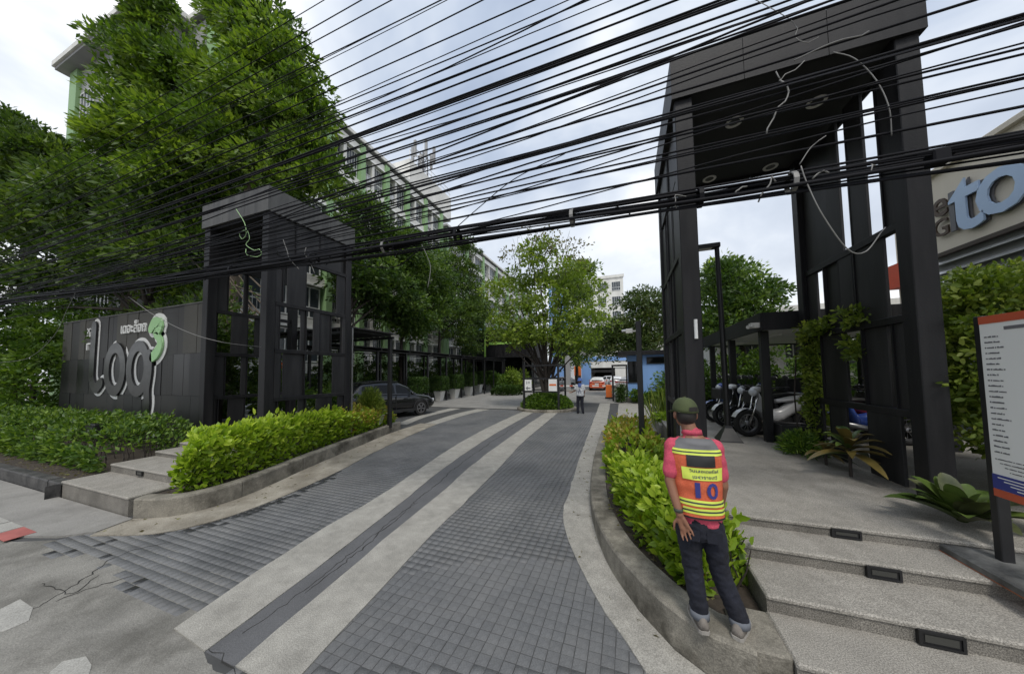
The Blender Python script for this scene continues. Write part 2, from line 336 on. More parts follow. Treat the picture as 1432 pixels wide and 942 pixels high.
def crown(blobs, nclump, nleaf, L, sig, droop=.25, wr=.42, tmpl=2, inner=.45, lightvar=.5, name='crown', flat=.7):
    """blobs: (centre, radii). Clumps sit near the blobs' surfaces; each clump is a spray of leaves."""
    vol = np.array([b[1][0]*b[1][1]+b[1][1]*b[1][2]+b[1][0]*b[1][2] for b in blobs]); vol = vol/vol.sum()
    Cs = []; Os = []
    for bi, (c, r) in enumerate(blobs):
        k = max(1, int(nclump*vol[bi])); u = norm(rng.normal(size=(k,3))); rad = inner+(1-inner)*rng.random(k)**.55
        rad *= 1+.16*rng.normal(size=k)
        Cs.append(np.array(c)+u*rad[:,None]*np.array(r)); Os.append(u)
    Cs = np.concatenate(Cs); Os = np.concatenate(Os)
    m = len(Cs); cl = rng.random(m); sz = .55+.9*rng.random(m)
    idx = np.repeat(np.arange(m), nleaf); n = len(idx)
    u = norm(rng.normal(size=(n,3))); u[:,2] = np.where(u[:,2] < -.35, -u[:,2], u[:,2])      # tufts: domed sprays, open below
    off = u*(sig*1.75*sz[idx]*(.45+.6*rng.random(n)**.6))[:,None]; off[:,2] *= flat
    P = Cs[idx]+off
    D = u*.8+Os[idx]*.35+rng.normal(size=(n,3))*.5; D[:,2] -= droop
    Lz = L*(.65+.7*rng.random(n)); rnd = np.clip((1-lightvar)*rng.random(n)+lightvar*cl[idx]+.08*rng.normal(size=n), 0, 1)
    return leaf_mesh(name, P, D, Lz, wr, tmpl, rnd=rnd)
def tree(name, label, trunk, blobs, fm, bark, nclump, nleaf, L, sig, r0=.18, group=None, nlimb=10, base=None, droop=.25, stems=None, cat='tree', inner=.45, wr=.42):
    """trunk: list of points from the base up; limbs run from it to each blob"""
    b = Vector(trunk[0]); t = thing(name, label, cat, b, group=group)
    mb = MB(); k = len(trunk); rs = [r0*(1-.6*i/(k-1)) for i in range(k)]; rs[0] *= 1.25
    mb.tube(smooth_path(trunk, .5), [r0*1.15*(1-.6*j/(len(smooth_path(trunk,.5))-1)) for j in range(len(smooth_path(trunk,.5)))], 8)
    for s in (stems or []):
        p = smooth_path(s, .4); mb.tube(p, [r0*.7*(1-.75*j/(len(p)-1)) for j in range(len(p))], 7)
    obj('trunk', mb, bark, t, smooth=True)
    lm = MB(); tp = [Vector(p) for p in trunk]
    for i in range(nlimb):
        c, r = blobs[i % len(blobs)]; s0 = tp[-1].lerp(tp[max(0,len(tp)-2)], random.random()*.8)
        u = Vector((random.gauss(0,1), random.gauss(0,1), random.gauss(.3,1))).normalized()
        e = Vector(c)+Vector((u.x*r[0], u.y*r[1], u.z*r[2]))*.75; mid = s0.lerp(e, .5)+Vector((random.uniform(-.3,.3), random.uniform(-.3,.3), random.uniform(-.1,.5)))*min(1, r[0]*.4)
        p = smooth_path([s0, mid, e], .5); lm.tube(p, [max(.012, r0*.42*(1-.85*j/(len(p)-1))) for j in range(len(p))], 5)
    obj('limbs', lm, bark, t, smooth=True)
    me = crown(blobs, nclump, nleaf, L, sig, droop, inner=inner, wr=wr); me.transform(Matrix.Translation(-b)); o = link('crown', me, fm, t)
    return t
def bush(name, label, cat, mesh, fm, loc, group=None, stems=None):
    """a hedge or shrub: foliage part and stem part under one Empty"""
    t = thing(name, label, cat, loc, group=group); mesh.transform(Matrix.Translation(-Vector(loc))); link('foliage', mesh, fm, t)
    if stems: obj('stems', stems, K['barkd'], t)['kind'] = 'stuff'
    return t
def box_leaves(poly_fn, n, L, wr=.45, tmpl=6, up=.5, shell=.35, name='hedge', rndf=None):
    """poly_fn(n) -> points P and outward normals O for a hedge volume"""
    P, O = poly_fn(n); D = O*.8+rng.normal(size=P.shape)*.65; D[:,2] += up
    Lz = L*(.6+.75*rng.random(n)); return leaf_mesh(name, P, D, Lz, wr, tmpl, rnd=None if rndf is None else rndf(P))
# ================================================================== ground, drive, kerbs, steps
from mathutils import noise as mnoise
def V2(L): return [Vector(p) for p in L]
def xat(path, y):                                       # x of a polyline (monotone in y) at y
    if y <= path[0][1]: return path[0][0]
    for a, b in zip(path, path[1:]):
        if a[1] <= y <= b[1]: return a[0]+(b[0]-a[0])*(y-a[1])/max(1e-6, b[1]-a[1])
    return path[-1][0]
ground = structure(obj('ground', MB().box(-900, 900, -300, 1800, -.6, -.03), K['conc']))
B1L = [(-3.6,1.54),(-3.85,2.6),(-3.98,3.52),(-4.06,4.4),(-4.4,6.15),(-4.79,8.53),(-5.08,11.7),(-5.25,16.3)]
B1R = [(-3.08,1.5),(-3.22,2.5),(-3.36,3.39),(-3.56,4.47),(-3.87,6.16),(-4.2,8.9),(-4.4,11.7),(-4.62,16.2)]
B2L = [(-2.72,1.5),(-2.85,2.5),(-2.98,3.51),(-3.1,4.67),(-3.38,6.6),(-3.58,9.2),(-3.75,11.6),(-3.98,16.0)]
B2R = [(-2.18,1.5),(-2.33,2.6),(-2.45,3.6),(-2.52,4.48),(-2.66,6.1),(-2.97,8.94),(-3.12,11.6),(-3.36,15.9)]
LAP = [(-6.75,2.01),(-5.99,2.33),(-5.7,2.74),(-5.61,3.34),(-5.78,4.5),(-5.97,5.26),(-6.34,6.36),(-6.86,8.3),(-7.4,11.0),(-7.6,14),(-7.4,16.4)]
RAP = [(.45,1.9),(.07,2.43),(-.09,2.69),(-.35,3.11),(-.66,3.74),(-.93,4.6),(-1.01,5.8),(-1.14,8.08),(-1.35,13.2),(-1.68,21.2)]
RK = [(.73,2.47),(.5,2.53),(.26,2.72),(.02,3.05),(-.25,3.6),(-.46,4.35),(-.6,5.2),(-.70,6.5),(-.76,8),(-.80,10.4)]
LK = [(-6.97,2.47),(-6.5,2.66),(-6.29,3.03),(-6.33,3.67),(-6.8,5.04),(-7.37,6.96),(-7.85,8.6),(-8.12,9.68)]
drive = structure(obj('driveway', MB().box(-15.5, 2.2, .9, 44, -.028, .0014), K['grout']))
def edge_y(x): return (1.55 if x < -7.2 else 1.72 if x < -6.6 else 1.72-(x+6.6)*.06 if x < -4.4 else 1.56 if x < -3.55 else 1.5 if x < -2.2 else 1.1)+.07*math.sin(x*3.1)+.03*math.sin(x*7.3+1)
def in_tile(x, y):
    if x < -3.5 and .5+.28*mnoise.noise(Vector((x*1.1,y*1.1,3.3)))+random.gauss(0,.012) > (y-edge_y(x)+.25)/.62: return False
    if y < 16.4 and xat(B1L,y)+.06 < x < xat(B1R,y)-.06: return False
    if y < 16.0 and xat(B2L,y)+.06 < x < xat(B2R,y)-.06: return False
    if y < 16.0 and xat(B1R,y)-.02 < x < xat(B2L,y)+.02: return False
    if x > xat(RAP,y)+.06: return False
    lx = xat(LAP, y) if y > 2.33 else -7.0
    return x > lx-.06
# tile material: colour varies from tile to tile
def tile_material():
    m = K['tile']; nt = m.node_tree; b = nt.nodes['Principled BSDF']; N = nt.nodes.new; L = nt.links.new
    src = b.inputs['Base Color'].links[0].from_socket
    a = N('ShaderNodeAttribute'); a.attribute_name = 'rnd'; oi = N('ShaderNodeObjectInfo'); ad = N('ShaderNodeMath'); ad.operation = 'ADD'; L(a.outputs['Fac'], ad.inputs[0]); L(oi.outputs['Random'], ad.inputs[1])
    fr = N('ShaderNodeMath'); fr.operation = 'FRACT'; L(ad.outputs[0], fr.inputs[0]); mr = N('ShaderNodeMapRange'); mr.inputs[3].default_value = .93; mr.inputs[4].default_value = 1.07; L(fr.outputs[0], mr.inputs[0])
    mu = N('ShaderNodeVectorMath'); mu.operation = 'SCALE'; L(src, mu.inputs[0]); L(mr.outputs[0], mu.inputs['Scale']); L(mu.outputs[0], b.inputs['Base Color'])
    # large worn, dusty areas in world coordinates so that all tiles share them
    g = N('ShaderNodeNewGeometry'); n = N('ShaderNodeTexNoise'); n.inputs['Scale'].default_value = .8; n.inputs['Detail'].default_value = 9; n.inputs['Roughness'].default_value = .7; L(g.outputs['Position'], n.inputs['Vector'])
    m2 = N('ShaderNodeMapRange'); m2.inputs[1].default_value = .45; m2.inputs[2].default_value = .72; m2.inputs[4].default_value = .6; L(n.outputs['Fac'], m2.inputs[0])
    mi = N('ShaderNodeMix'); mi.data_type = 'RGBA'; L(m2.outputs[0], mi.inputs[0]); L(mu.outputs[0], mi.inputs[6]); mi.inputs[7].default_value = (.20,.195,.185,1); L(mi.outputs[2], b.inputs['Base Color'])
tile_material()
TS = .0955
tiles = []
for j in range(int((16.5-1.0)/TS)):
    y = 1.0+j*TS
    for i in range(int(8.6/TS)):
        x = -8.4+i*TS
        if in_tile(x, y): tiles.append((x+random.gauss(0,.0012), y+random.gauss(0,.0012)))
def tile_quads(cx, cy, z, s=TS/2-.0012, c=.0022):
    return [(cx-s,cy-s,-.004),(cx+s,cy-s,-.004),(cx+s,cy+s,-.004),(cx-s,cy+s,-.004),(cx-s+c,cy-s+c,z),(cx+s-c,cy-s+c,z),(cx+s-c,cy+s-c,z),(cx-s+c,cy+s-c,z)]
TF = [(4,5,6,7),(0,1,5,4),(1,2,6,5),(2,3,7,6),(3,0,4,7)]
def pix(p):
    q = Vector(p)-Vector((0,0,CH)); w = q.dot(_d); return (PPX+FPX*q.dot(_R)/w, PPY-FPX*q.dot(_U)/w) if w > .05 else (-9e9, 0)
near = []
for t in tiles:
    px = pix((t[0], t[1], 0))
    if 5 < px[0] < 1427 and 0 < px[1] < 937 and not (px[0] > 900): near.append((t[0]**2+t[1]**2, t))
near.sort(); near = [t for _, t in near[:300]]; nset = set(near)
one = MB(); one.add(tile_quads(0, 0, .004), TF); tile_me = mk(one, 'tile'); tile_me.materials.append(K['tile'])
for k, t in enumerate(near):
    child('tile', tile_me, drive, (t[0], t[1], random.uniform(-.0007,.0007)), (random.gauss(0,.006), random.gauss(0,.006), random.gauss(0,.006)))
def joined_tiles(lst, m):
    Vv = []; n = len(lst)
    for t in lst: Vv += tile_quads(t[0], t[1], .004+random.uniform(-.0007,.0007))
    q = (np.arange(n)[:,None,None]*8+np.array(TF)[None]).reshape(-1,4)
    me = np_mesh('tiles', np.array(Vv)-np.array(base_of(drive)), quads=q, rnd_f=np.repeat(rng.random(n), 5))
    o = link('tile', me, m, drive); o['kind'] = 'stuff'
wet = []; dry = []
for t in tiles:
    if t in nset: continue
    d = t[0]-xat(LAP, t[1]) if t[1] > 2.3 else (t[1]-1.75)*.6+.1
    (wet if t[0] < -4.6 and t[1] < 5.2 and random.random() < max(0, 1-d/.30)*(1 if t[1] > 2.2 else .15) else dry).append(t)
joined_tiles(dry, K['tile']); joined_tiles(wet, K['wet'])
def band(name, A, B, m, z=.013, step=.3):
    a = smooth_path(V2([(*p,0) for p in A]), step); n = len(a)
    b0 = smooth_path(V2([(*p,0) for p in B]), step)
    bb = [b0[min(len(b0)-1, round(i*(len(b0)-1)/(n-1)))] for i in range(n)]
    a = [Vector((p.x+random.gauss(0,.006), p.y, 0)) for p in a]; bb = [Vector((p.x+random.gauss(0,.006), p.y, 0)) for p in bb]
    return structure(obj(name, MB().strip(a, bb, -.003, z), m))
band('pale_concrete_band', B1L, B1R, K['conc_lt']); band('pale_concrete_band', B2L, B2R, K['conc_lt'])
band('asphalt_patch', [(x+.004,y) for x,y in B1R], [(x-.004,y) for x,y in B2L], K['patch'], .006)
# aprons (pale gutter strips) beside the kerbs
lk = smooth_path(V2([(*p,0) for p in LK]), .12); rk = smooth_path(V2([(*p,0) for p in RK]), .12)
lapA = LAP[:9]; lkA = [(-6.97,2.44)]+LK[1:7]+[(-8.0,9.4),(-8.2,11.0)]
band('gutter_apron', lapA, lkA, K['apron'], .016, .2)
band('gutter_apron', RAP[1:9], [(.5,2.5),(.28,2.68),(.05,3.0),(-.23,3.58),(-.5,4.6),(-.6,5.8),(-.74,8.08),(-.78,13.2)], K['conc_lt'], .016, .2)
band('pale_concrete_band', [(-.78-.57*(y-13)/9, y) for y in (13.25,17,21)][:0] or [(-1.36,13.25),(-1.5,17),(-1.68,21.2)], [(-.79,13.25),(-.9,17),(-1.03,21.2)], K['conc_lt'])
band('pale_concrete_band', [(-.42,10.6),(-.44,14),(-.5,21.2)], [(1.9,10.6),(2.1,14),(2.15,21.2)], K['conc_lt'], .012)
band('pale_concrete_band', [(-7.42,11.05),(-7.62,14),(-7.4,16.3)], [(-8.0,11.05),(-8.3,14),(-8.2,16.3)], K['conc_lt'], .012)
band('pale_concrete_band', [(-8.6,10.6),(-9.2,13),(-9.3,16.3)], [(-9.1,10.5),(-9.75,13),(-10.0,16.3)], K['conc_lt'], .012)
structure(obj('forecourt', MB().box(-15.4, -5.9, 16.8, 44, -.003, .004), K['path']))
structure(obj('forecourt', MB().box(-5.88, 2.15, 21.4, 44, -.003, .005), K['path']))
obj('drain_channel', MB().bar((-12,16.66,.003), (-5.75,16.55,.003), .16, .012), K['crack'], drive)
# street in front, with a broken edge over the tiles
ed = []; x = -60.0
while x < 40:
    ed.append((x, edge_y(x)+(.55 if -7.2 < x < -3.6 else 0)+random.gauss(0,.006))); x += .05 if -7.5 < x < 0 else 1.5
structure(obj('street', MB().strip([(p[0],-40) for p in ed], ed, -.02, .0022), K['street']))
ed = [(-80,1.50),(-12,1.50),(-8.6,1.55),(-7.7,1.66),(-7.1,1.85),(-6.8,2.08),(-6.9,2.44)]
structure(obj('footpath', MB().prism(ed+[(-80,2.44)], -.02, .028), K['path']))
structure(obj('footpath', MB().box(.8, 60, 1.0, 2.44, -.02, .02), K['path']))
def cracks(paths, w=.012, z=.0165):
    mb = MB()
    for p in paths:
        q = smooth_path([Vector((*a, 0)) for a in p], .05); q = [Vector((a.x+random.gauss(0,.012), a.y+random.gauss(0,.012), 0)) for a in q]
        ww = [w*(.3+1.1*random.random())*math.sin(math.pi*min(.97,max(.03,i/(len(q)-1))))**.4 for i in range(len(q))]
        o = [offset(q, ww[i])[i] for i in range(len(q))]; mb.strip(q, o, z-.002, z)
    return mb
gp = lambda *L: [(G(x,y).x, G(x,y).y) for x, y in L]
cr_o = obj('crack', cracks([gp((0,862),(50,850),(110,815),(170,775),(240,757)), gp((60,815),(100,830),(135,805)), gp((75,842),(120,825),(185,805)),
    gp((290,905),(315,925),(330,942))], .010, .0062), K['crack'], ground)
cr_o = obj('crack', cracks([[(xat(B1R,y)*.55+xat(B2L,y)*.45+random.gauss(0,.02), y) for y in np.arange(1.7,13,.35)], [(xat(B1R,y)*.4+xat(B2L,y)*.6+random.gauss(0,.03), y) for y in np.arange(2.2,4.6,.3)]], .012, .0085), K['crack'], ground)
for nm, px_ in (('road_marking', [(0,852),(28,838),(46,850),(40,868),(8,882),(-30,890)]), ('road_marking', [(70,940),(88,925),(120,918),(128,930),(120,960),(60,965)])):
    structure(obj(nm, MB().prism([tuple(p) for p in gp(*px_)][::-1], .0026, .0062), K['wpaint']))
for m_, x0 in ((K['wpaint'],-8.45),(K['rpaint'],-7.98),(K['wpaint'],-8.93),(K['rpaint'],-9.4)):
    structure(obj('kerb_marking', MB().prism([(x0,1.56),(x0+.44,1.56),(x0+.42,1.80),(x0-.02,1.80)], .0285, .033), m_))
# kerbs: each stone its own piece
def kerb(name, path, t, zf, m, joint=1.3, side=1):
    root = structure(thing(name, None, None, (path[0].x, path[0].y, 0)))
    off = offset(path, t*side); acc = 0; seg = [0]
    cuts = []; cur = [0]
    for i in range(1, len(path)):
        acc += (path[i]-path[i-1]).length; cur.append(i)
        if acc > joint or i == len(path)-1: cuts.append(cur); cur = [i]; acc = 0
    for c in cuts:
        mb = MB(); rings = []
        for k, i in enumerate(c):
            p = Vector(path[i][:2]+() if False else (path[i].x, path[i].y)); o = off[i]; z = zf(path[i].y)
            if k == 0 and i: p = p.lerp(Vector((path[c[1]].x, path[c[1]].y)), .06); o = o.lerp(off[c[1]], .06)
            a = p.lerp(o, .06); b = p.lerp(o, .94)
            rings.append([(p.x,p.y,-.01),(p.x,p.y,z-.025),(a.x,a.y,z),(b.x,b.y,z),(o.x,o.y,z-.02),(o.x,o.y,-.01)])
        obj('kerb_stone', mb.loft(rings), m, root)
    return root
kerb('planter_kerb', lk, .20, lambda y: .29, K['kerb'], 1.4, 1)
kerb('planter_kerb', rk, .27, lambda y: .30 if y < 3 else max(.2, .30-(y-3)*.05), K['kerb'], 1.7, -1)
fk = [Vector((x, 2.46, 0)) for x in np.arange(-22, -9.35, .6)]+[Vector((-9.44,2.46,0))]
kerb('planter_kerb', fk, .16, lambda y: .25, K['kerbblk'], 2.4, 1)
# soil beds
structure(obj('planting_bed', MB().prism([(p.x,p.y) for p in offset(lk,.19)]+[(-8.6,9.7),(-7.0,4.6),(-7.05,3.0)], -.01, .262), K['soil']))
structure(obj('planting_bed', MB().prism([(p.x,p.y) for p in offset(rk,-.26)][::-1]+[(.92,2.6),(.92,10.4)], -.01, .235), K['soil']))
structure(obj('planting_bed', MB().box(-22, -9.45, 2.60, 4.72, -.01, .24), K['soil']))
# steps: treads, risers, recessed lights
def steps(x0, x1, ys, zs, yend, lights, name, m):
    root = structure(thing(name, None, None, (x0, ys[0], 0)))
    for k, (y, z) in enumerate(zip(ys, zs)):
        y1 = ys[k+1]+.02 if k+1 < len(ys) else yend
        obj('step', MB().box(x0+.002*k, x1, y, y1-.024 if k+1 < len(ys) else y1, -.01+.001*k, z-.03), K['granite2'], root)
        obj('tread', MB().bbox(x0-.004+.002*k, x1+.004, y-.012, y1, z-.03, z, .012), m, root)
    for (xa, xb, y, za, zb) in lights:
        l = obj('step_light', MB().box(xa, xb, y-.022, y+.02, za, zb).box(xa, xb, y-.03, y-.022, zb-.014, zb).box(xa, xb, y-.03, y-.022, za, za+.014).box(xa, xa+.016, y-.03, y-.022, za+.014, zb-.014).box(xb-.016, xb, y-.03, y-.022, za+.014, zb-.014), K['blackm'], root)
        obj('lens', MB().box(xa+.03, xb-.03, y-.026, y-.0222, za+.025, zb-.025), K['stepglass'], l)
    return root
K['stepglass'] = glass('step_glass', (.05,.05,.045), .3)
steps(.93, 6.2, [2.47,2.90,3.40,3.80], [.30,.425,.54,.64], 15, [(1.73,1.945,2.90,.305,.40),(1.76,1.965,3.40,.432,.52),(1.74,1.95,3.80,.547,.622)], 'entrance_steps', K['granite'])
steps(-9.43, -7.12, [2.47,3.02,3.62,4.0], [.29,.44,.54,.64], 4.5, [(-8.42,-8.22,3.02,.33,.41)], 'entrance_steps', K['granite'])
structure(obj('podium', MB().box(-17.5, -10.31, 5.0, 9.2, -.01, .6), K['path']))
structure(obj('podium', MB().box(6.21, 20, 2.47, 20, -.01, .5), K['path']))

structure(obj('podium', MB().prism([(-10.3,4.51),(-7.35,4.51),(-7.62,5.9),(-8.0,7.2),(-8.5,9.2),(-10.3,9.2)], -.01, .636), K['granite']))
structure(obj('kerb_corner', MB().bbox(.66,.926,2.49,2.9,-.01,.299,.012), K['kerb']))
# ================================================================== gate pylons
TZ = [.62, 1.55, 2.68, 3.80, 5.0, 5.95]
def yX(x, X, y=480): return atx(x, y, X).y
def pylon(label, x0, x1, y0, y1, scr, fascia, roofz=(5.95,6.5), light=True, posts=None):
    t = thing('gate_pylon', label, 'gate pylon', ((x0+x1)/2, (y0+y1)/2, .6))
    pw = posts or (.22,.22)
    for (xa, xb) in ((x0+.04, x0+.04+pw[0]), (x1-.04-pw[1], x1-.04)):
        for (ya, yb) in ((y0+.05, y0+.05+.2), (y1-.25, y1-.06)):
            obj('post', MB().bbox(xa, xb, ya, yb, .58, 5.96, .008), K['char'], t)
    # roof: soffit, fascia panels with open joints, flat top
    z0, z1 = roofz
    obj('soffit', MB().box(x0+.05, x1-.05, y0+.05, y1-.05, z0, z0+.06), K['soffit'], t)
    obj('roof_top', MB().box(x0+.05, x1-.05, y0+.05, y1-.05, z1-.1, z1-.04), K['char2'], t)
    def fas(a, b, f):
        n = 3
        for i in range(n):
            u, v = a+(b-a)*i/n, a+(b-a)*(i+1)/n-.006
            f(u, v)
    fas(x0, x1+.006, lambda u, v: obj('fascia_panel', MB().box(u, v, y0, y0+.045, z0-.04, z1), fascia, t))
    fas(x0, x1+.006, lambda u, v: obj('fascia_panel', MB().box(u, v, y1-.045, y1, z0-.04, z1), fascia, t))
    fas(y0+.047, y1-.041, lambda u, v: obj('fascia_panel', MB().box(x0, x0+.045, u, v, z0-.04, z1), fascia, t))
    fas(y0+.047, y1-.041, lambda u, v: obj('fascia_panel', MB().box(x1-.045, x1, u, v, z0-.04, z1), fascia, t))
    for (X, tiers, bars) in scr:
        for z in bars: obj('rail', MB().bbox(X-.045, X+.045, y0+.26, y1-.26, z-.045, z+.045, .006), K['char'], t)
        for (za, zb, L) in tiers:
            for (ya, yb) in L:
                ya, yb = min(ya,yb), max(ya,yb); ya = max(ya, y0+.255); yb = min(yb, y1-.255)
                if yb-ya > .03:
                    dx = random.uniform(-.025,.025)
                    obj('screen_panel', MB().bbox(X-.018+dx, X+.018+dx, ya, yb, za+.047, zb-.047, .004), K['char2'], t)
                    obj('mullion', MB().box(X-.035, X+.035, yb+.001, yb+.026, za+.046, zb-.046), K['char'], t)
    if light:
        for (a, b) in ((.38,.33),(.77,.33),(.38,.92),(.77,.92)):
            cx, cy = x0+(x1-x0)*a, y0+(y1-y0)*b
            d = obj('downlight', MB().lathe([(.115,z0-.012),(.12,z0-.004),(.12,z0+.001),(.075,z0+.001),(.075,z0-.006)], (cx,cy,0), 20, ring=True), K['dirtywhite'], t, smooth=True, sharp=40)
            obj('lens', MB().lathe([(.001,z0-.003),(.075,z0-.003),(.075,z0-.001)], (cx,cy,0), 20), K['stepglass'], d)
    return t
XR = 3.14
sR = lambda L, y=480: [(yX(a, XR, y), yX(b, XR, y)) for a, b in L]
scrR = (XR, [(TZ[0],TZ[1], sR([(1144,1158),(1168,1190),(1222,1268)],620)), (TZ[1],TZ[2], sR([(1154,1186),(1213,1244),(1257,1288)],515)),
             (TZ[2],TZ[3], sR([(1128,1144),(1157,1173),(1179,1198),(1201,1243)],410)), (TZ[3],TZ[5], sR([(1120,1176),(1194,1217),(1241,1270)],300))], TZ[1:4])
XL = .82
scrL = (XL, [(TZ[0],TZ[1], [(5.1,5.35),(6.2,6.6),(6.9,7.05)]), (TZ[1],TZ[2], [(5.0,5.6),(5.9,6.05),(6.5,6.75)]), (TZ[2],TZ[3], [(5.0,5.7),(5.9,6.0),(6.3,6.45),(6.8,7.0)]), (TZ[3],TZ[4], [(5.0,5.5),(5.8,6.2),(6.6,7.0)]), (TZ[4],TZ[5], [(5.0,5.9),(6.0,7.05)])], TZ[1:4])
pr = pylon('tall black gate pylon with open slatted sides beside the motorcycle shed', .72, 3.30, 4.70, 7.28, [scrR, scrL], K['char'], posts=(.22,.21))
tl = obj('tube_light', MB().tube([(.90,4.735,2.52),(.90,4.735,2.78)], .022, 8), K['white'], pr)
LX = -7.68; lx = lambda L, y, o=250, s=4.28: [(yX(o+a/s, LX, y), yX(o+b/s, LX, y)) for a, b in L]
scL1 = (LX, [(TZ[0],TZ[1], lx([(545,580),(715,750),(815,850),(850,905),(950,990)],580)), (TZ[1],TZ[2], lx([(560,600),(625,745),(915,990)],520)), (TZ[2],TZ[3], lx([(555,595),(730,755),(800,835),(835,905),(975,995)],460)),
             (TZ[3],TZ[4], lx([(630,680),(710,830),(1040,1105)],400,250,4.71)), (TZ[4],TZ[5], [(4.7,5.25),(5.26,5.9),(5.91,6.6)])], TZ[1:5])
LX2 = -10.0; l2 = lambda L, y, s=4.28: [(yX(250+a/s, LX2, y), yX(250+b/s, LX2, y)) for a, b in L]
scL2 = (LX2, [(TZ[0],TZ[1], l2([(205,225),(290,385)],580)), (TZ[1],TZ[2], l2([(190,270),(370,400)],520)), (TZ[2],TZ[3], l2([(310,405),(455,490)],460)), (TZ[3],TZ[4], l2([(200,320),(430,450)],400,4.71)), (TZ[4],TZ[5], [(4.7,5.3),(5.31,6.0),(6.01,6.6)])], TZ[1:5])
pylon('black gate pylon with grey capped roof next to the lettered sign wall', -10.17, -7.6, 4.56, 6.98, [scL1, scL2], K['grey_clad'], light=False)  # same fascia as the other pylon; paler colour stands in for brighter exposure

# ================================================================== sign wall and its letters
sw = thing('sign_wall', 'long dark wall clad in black and grey upright panels', 'wall', (-14, 4.85, .24))
obj('core', MB().box(-18.6, -10.2, 4.76, 4.98, .2, 4.0), K['char'], sw)
cl = [mat('clad_%d' % i, c, r, .22, 2.5, streak=True, spec=.3) for i, (c, r) in enumerate([((.014,.014,.015),.45),((.026,.025,.024),.5),((.058,.055,.047),.55),((.009,.009,.010),.35),((.085,.080,.068),.6)])]
for (za, zb, pal) in ((.22,1.6,(0,3,3,0,1)),(1.605,2.72,(0,3,0,1,3)),(2.725,4.03,(1,2,1,4,2,0))):
    x = -18.62; k = 0
    while x < -10.25:
        w = random.choice((.28,.4,.5,.62,.8)); x1 = min(x+w, -10.2)
        if -10.2-x1 < .25: x1 = -10.2
        obj('cladding_panel', MB().box(x, x1-.008, 4.725-random.uniform(0,.018), 4.759, za, zb), cl[random.choice(pal)], sw)
        x = x1
obj('coping', MB().box(-18.64, -10.205, 4.70, 5.0, 4.032, 4.07), K['grey_clad'], sw)
def ribbon(path, w, y0, y1, step=.06):
    P = smooth_path([Vector((p[0], p[1], 0)) for p in path], step); n = len(P)
    ws = w if callable(w) else (lambda t: w)
    A = [offset(P, ws(i/(n-1)))[i] for i in range(n)]; Bq = [offset(P, -ws(i/(n-1)))[i] for i in range(n)]
    def cap(c, a, b):
        out = []; va = a-c; vb = b-c; ang = math.atan2(va.x*vb.y-va.y*vb.x, va.dot(vb)) or math.pi
        for k in range(1, 6):
            t = math.pi*k/6; out.append(c+Vector((va.x*math.cos(t)-va.y*math.sin(t), va.x*math.sin(t)+va.y*math.cos(t))))
        return out
    c0 = Vector((P[0].x,P[0].y)); c1 = Vector((P[-1].x,P[-1].y))
    mb = MB(); rings = [[(a.x,y0,a.y),(b.x,y0,b.y),(b.x,y1,b.y),(a.x,y1,a.y)] for a, b in zip(A, Bq)]; mb.loft(rings)
    for c, a, b in ((c0,A[0],Bq[0]),(c1,Bq[-1],A[-1])):
        ring = [a]+cap(c,a,b)+[b]; m = len(ring)
        mb.add([(p.x,y0,p.y) for p in ring]+[(p.x,y1,p.y) for p in ring], [tuple(range(m)), tuple(range(2*m-1,m-1,-1))]+[(i,(i+1)%m,(i+1)%m+m,i+m) for i in range(m)])
    return mb
def ring_path(cx, cz, rx, rz, a0=0, a1=360, n=40): return [(cx+rx*math.cos(R_(a0+(a1-a0)*i/n)), cz+rz*math.sin(R_(a0+(a1-a0)*i/n))) for i in range(n+1)]
wp = lambda x, y: (at(80+x/3.927, 400+y/3.927, 4.66).x, at(80+x/3.927, 400+y/3.927, 4.66).z)
K['ltrblk'] = mat('black_acrylic', (.010,.010,.011), .3, .1, 4); K['ltrwht'] = mat('white_acrylic', (.72,.72,.70), .5, .08, 3)
def dot_green():
    m = mat('perforated_green', (.33,.58,.27), .5, .06, 3); nt = m.node_tree; b = nt.nodes['Principled BSDF']; N = nt.nodes.new; L = nt.links.new
    src = b.inputs['Base Color'].links[0].from_socket; t = N('ShaderNodeTexCoord'); v = N('ShaderNodeTexVoronoi'); v.inputs['Scale'].default_value = 16; v.inputs['Randomness'].default_value = .1; L(t.outputs['Object'], v.inputs['Vector'])
    mr = N('ShaderNodeMath'); mr.operation = 'LESS_THAN'; mr.inputs[1].default_value = .22; L(v.outputs['Distance'], mr.inputs[0]); mi = N('ShaderNodeMix'); mi.data_type = 'RGBA'; L(mr.outputs[0], mi.inputs[0]); L(src, mi.inputs[6]); mi.inputs[7].default_value = (.6,.72,.5,1); L(mi.outputs[2], b.inputs['Base Color']); return m
K['dotgreen'] = dot_green()
ls = thing('wall_lettering', 'large looping black and white raised letters with a green numeral', 'sign', (-14, 4.6, 1))
def ring_mb(cx, cz, rx, rz, w, y0, y1, n=44):
    mb = MB(); rings = []
    for i in range(n+1):
        a = 2*math.pi*i/n; c, s = math.cos(a), math.sin(a); q = lambda k, y: (cx+(rx+k)*c, y, cz+(rz+k)*s); rings.append([q(w,y0),q(-w,y0),q(-w,y1),q(w,y1)])
    return mb.loft(rings, cap=False)
def ring_letter(nm, cx, cz, rx, rz, w, dw=.095):
    b = obj(nm, ring_mb(cx, cz, rx, rz, w, 4.655, 4.70), K['ltrblk'], ls); obj('white_backing', ring_mb(cx, cz, rx, rz, w+dw, 4.712, 4.724), K['ltrwht'], b)
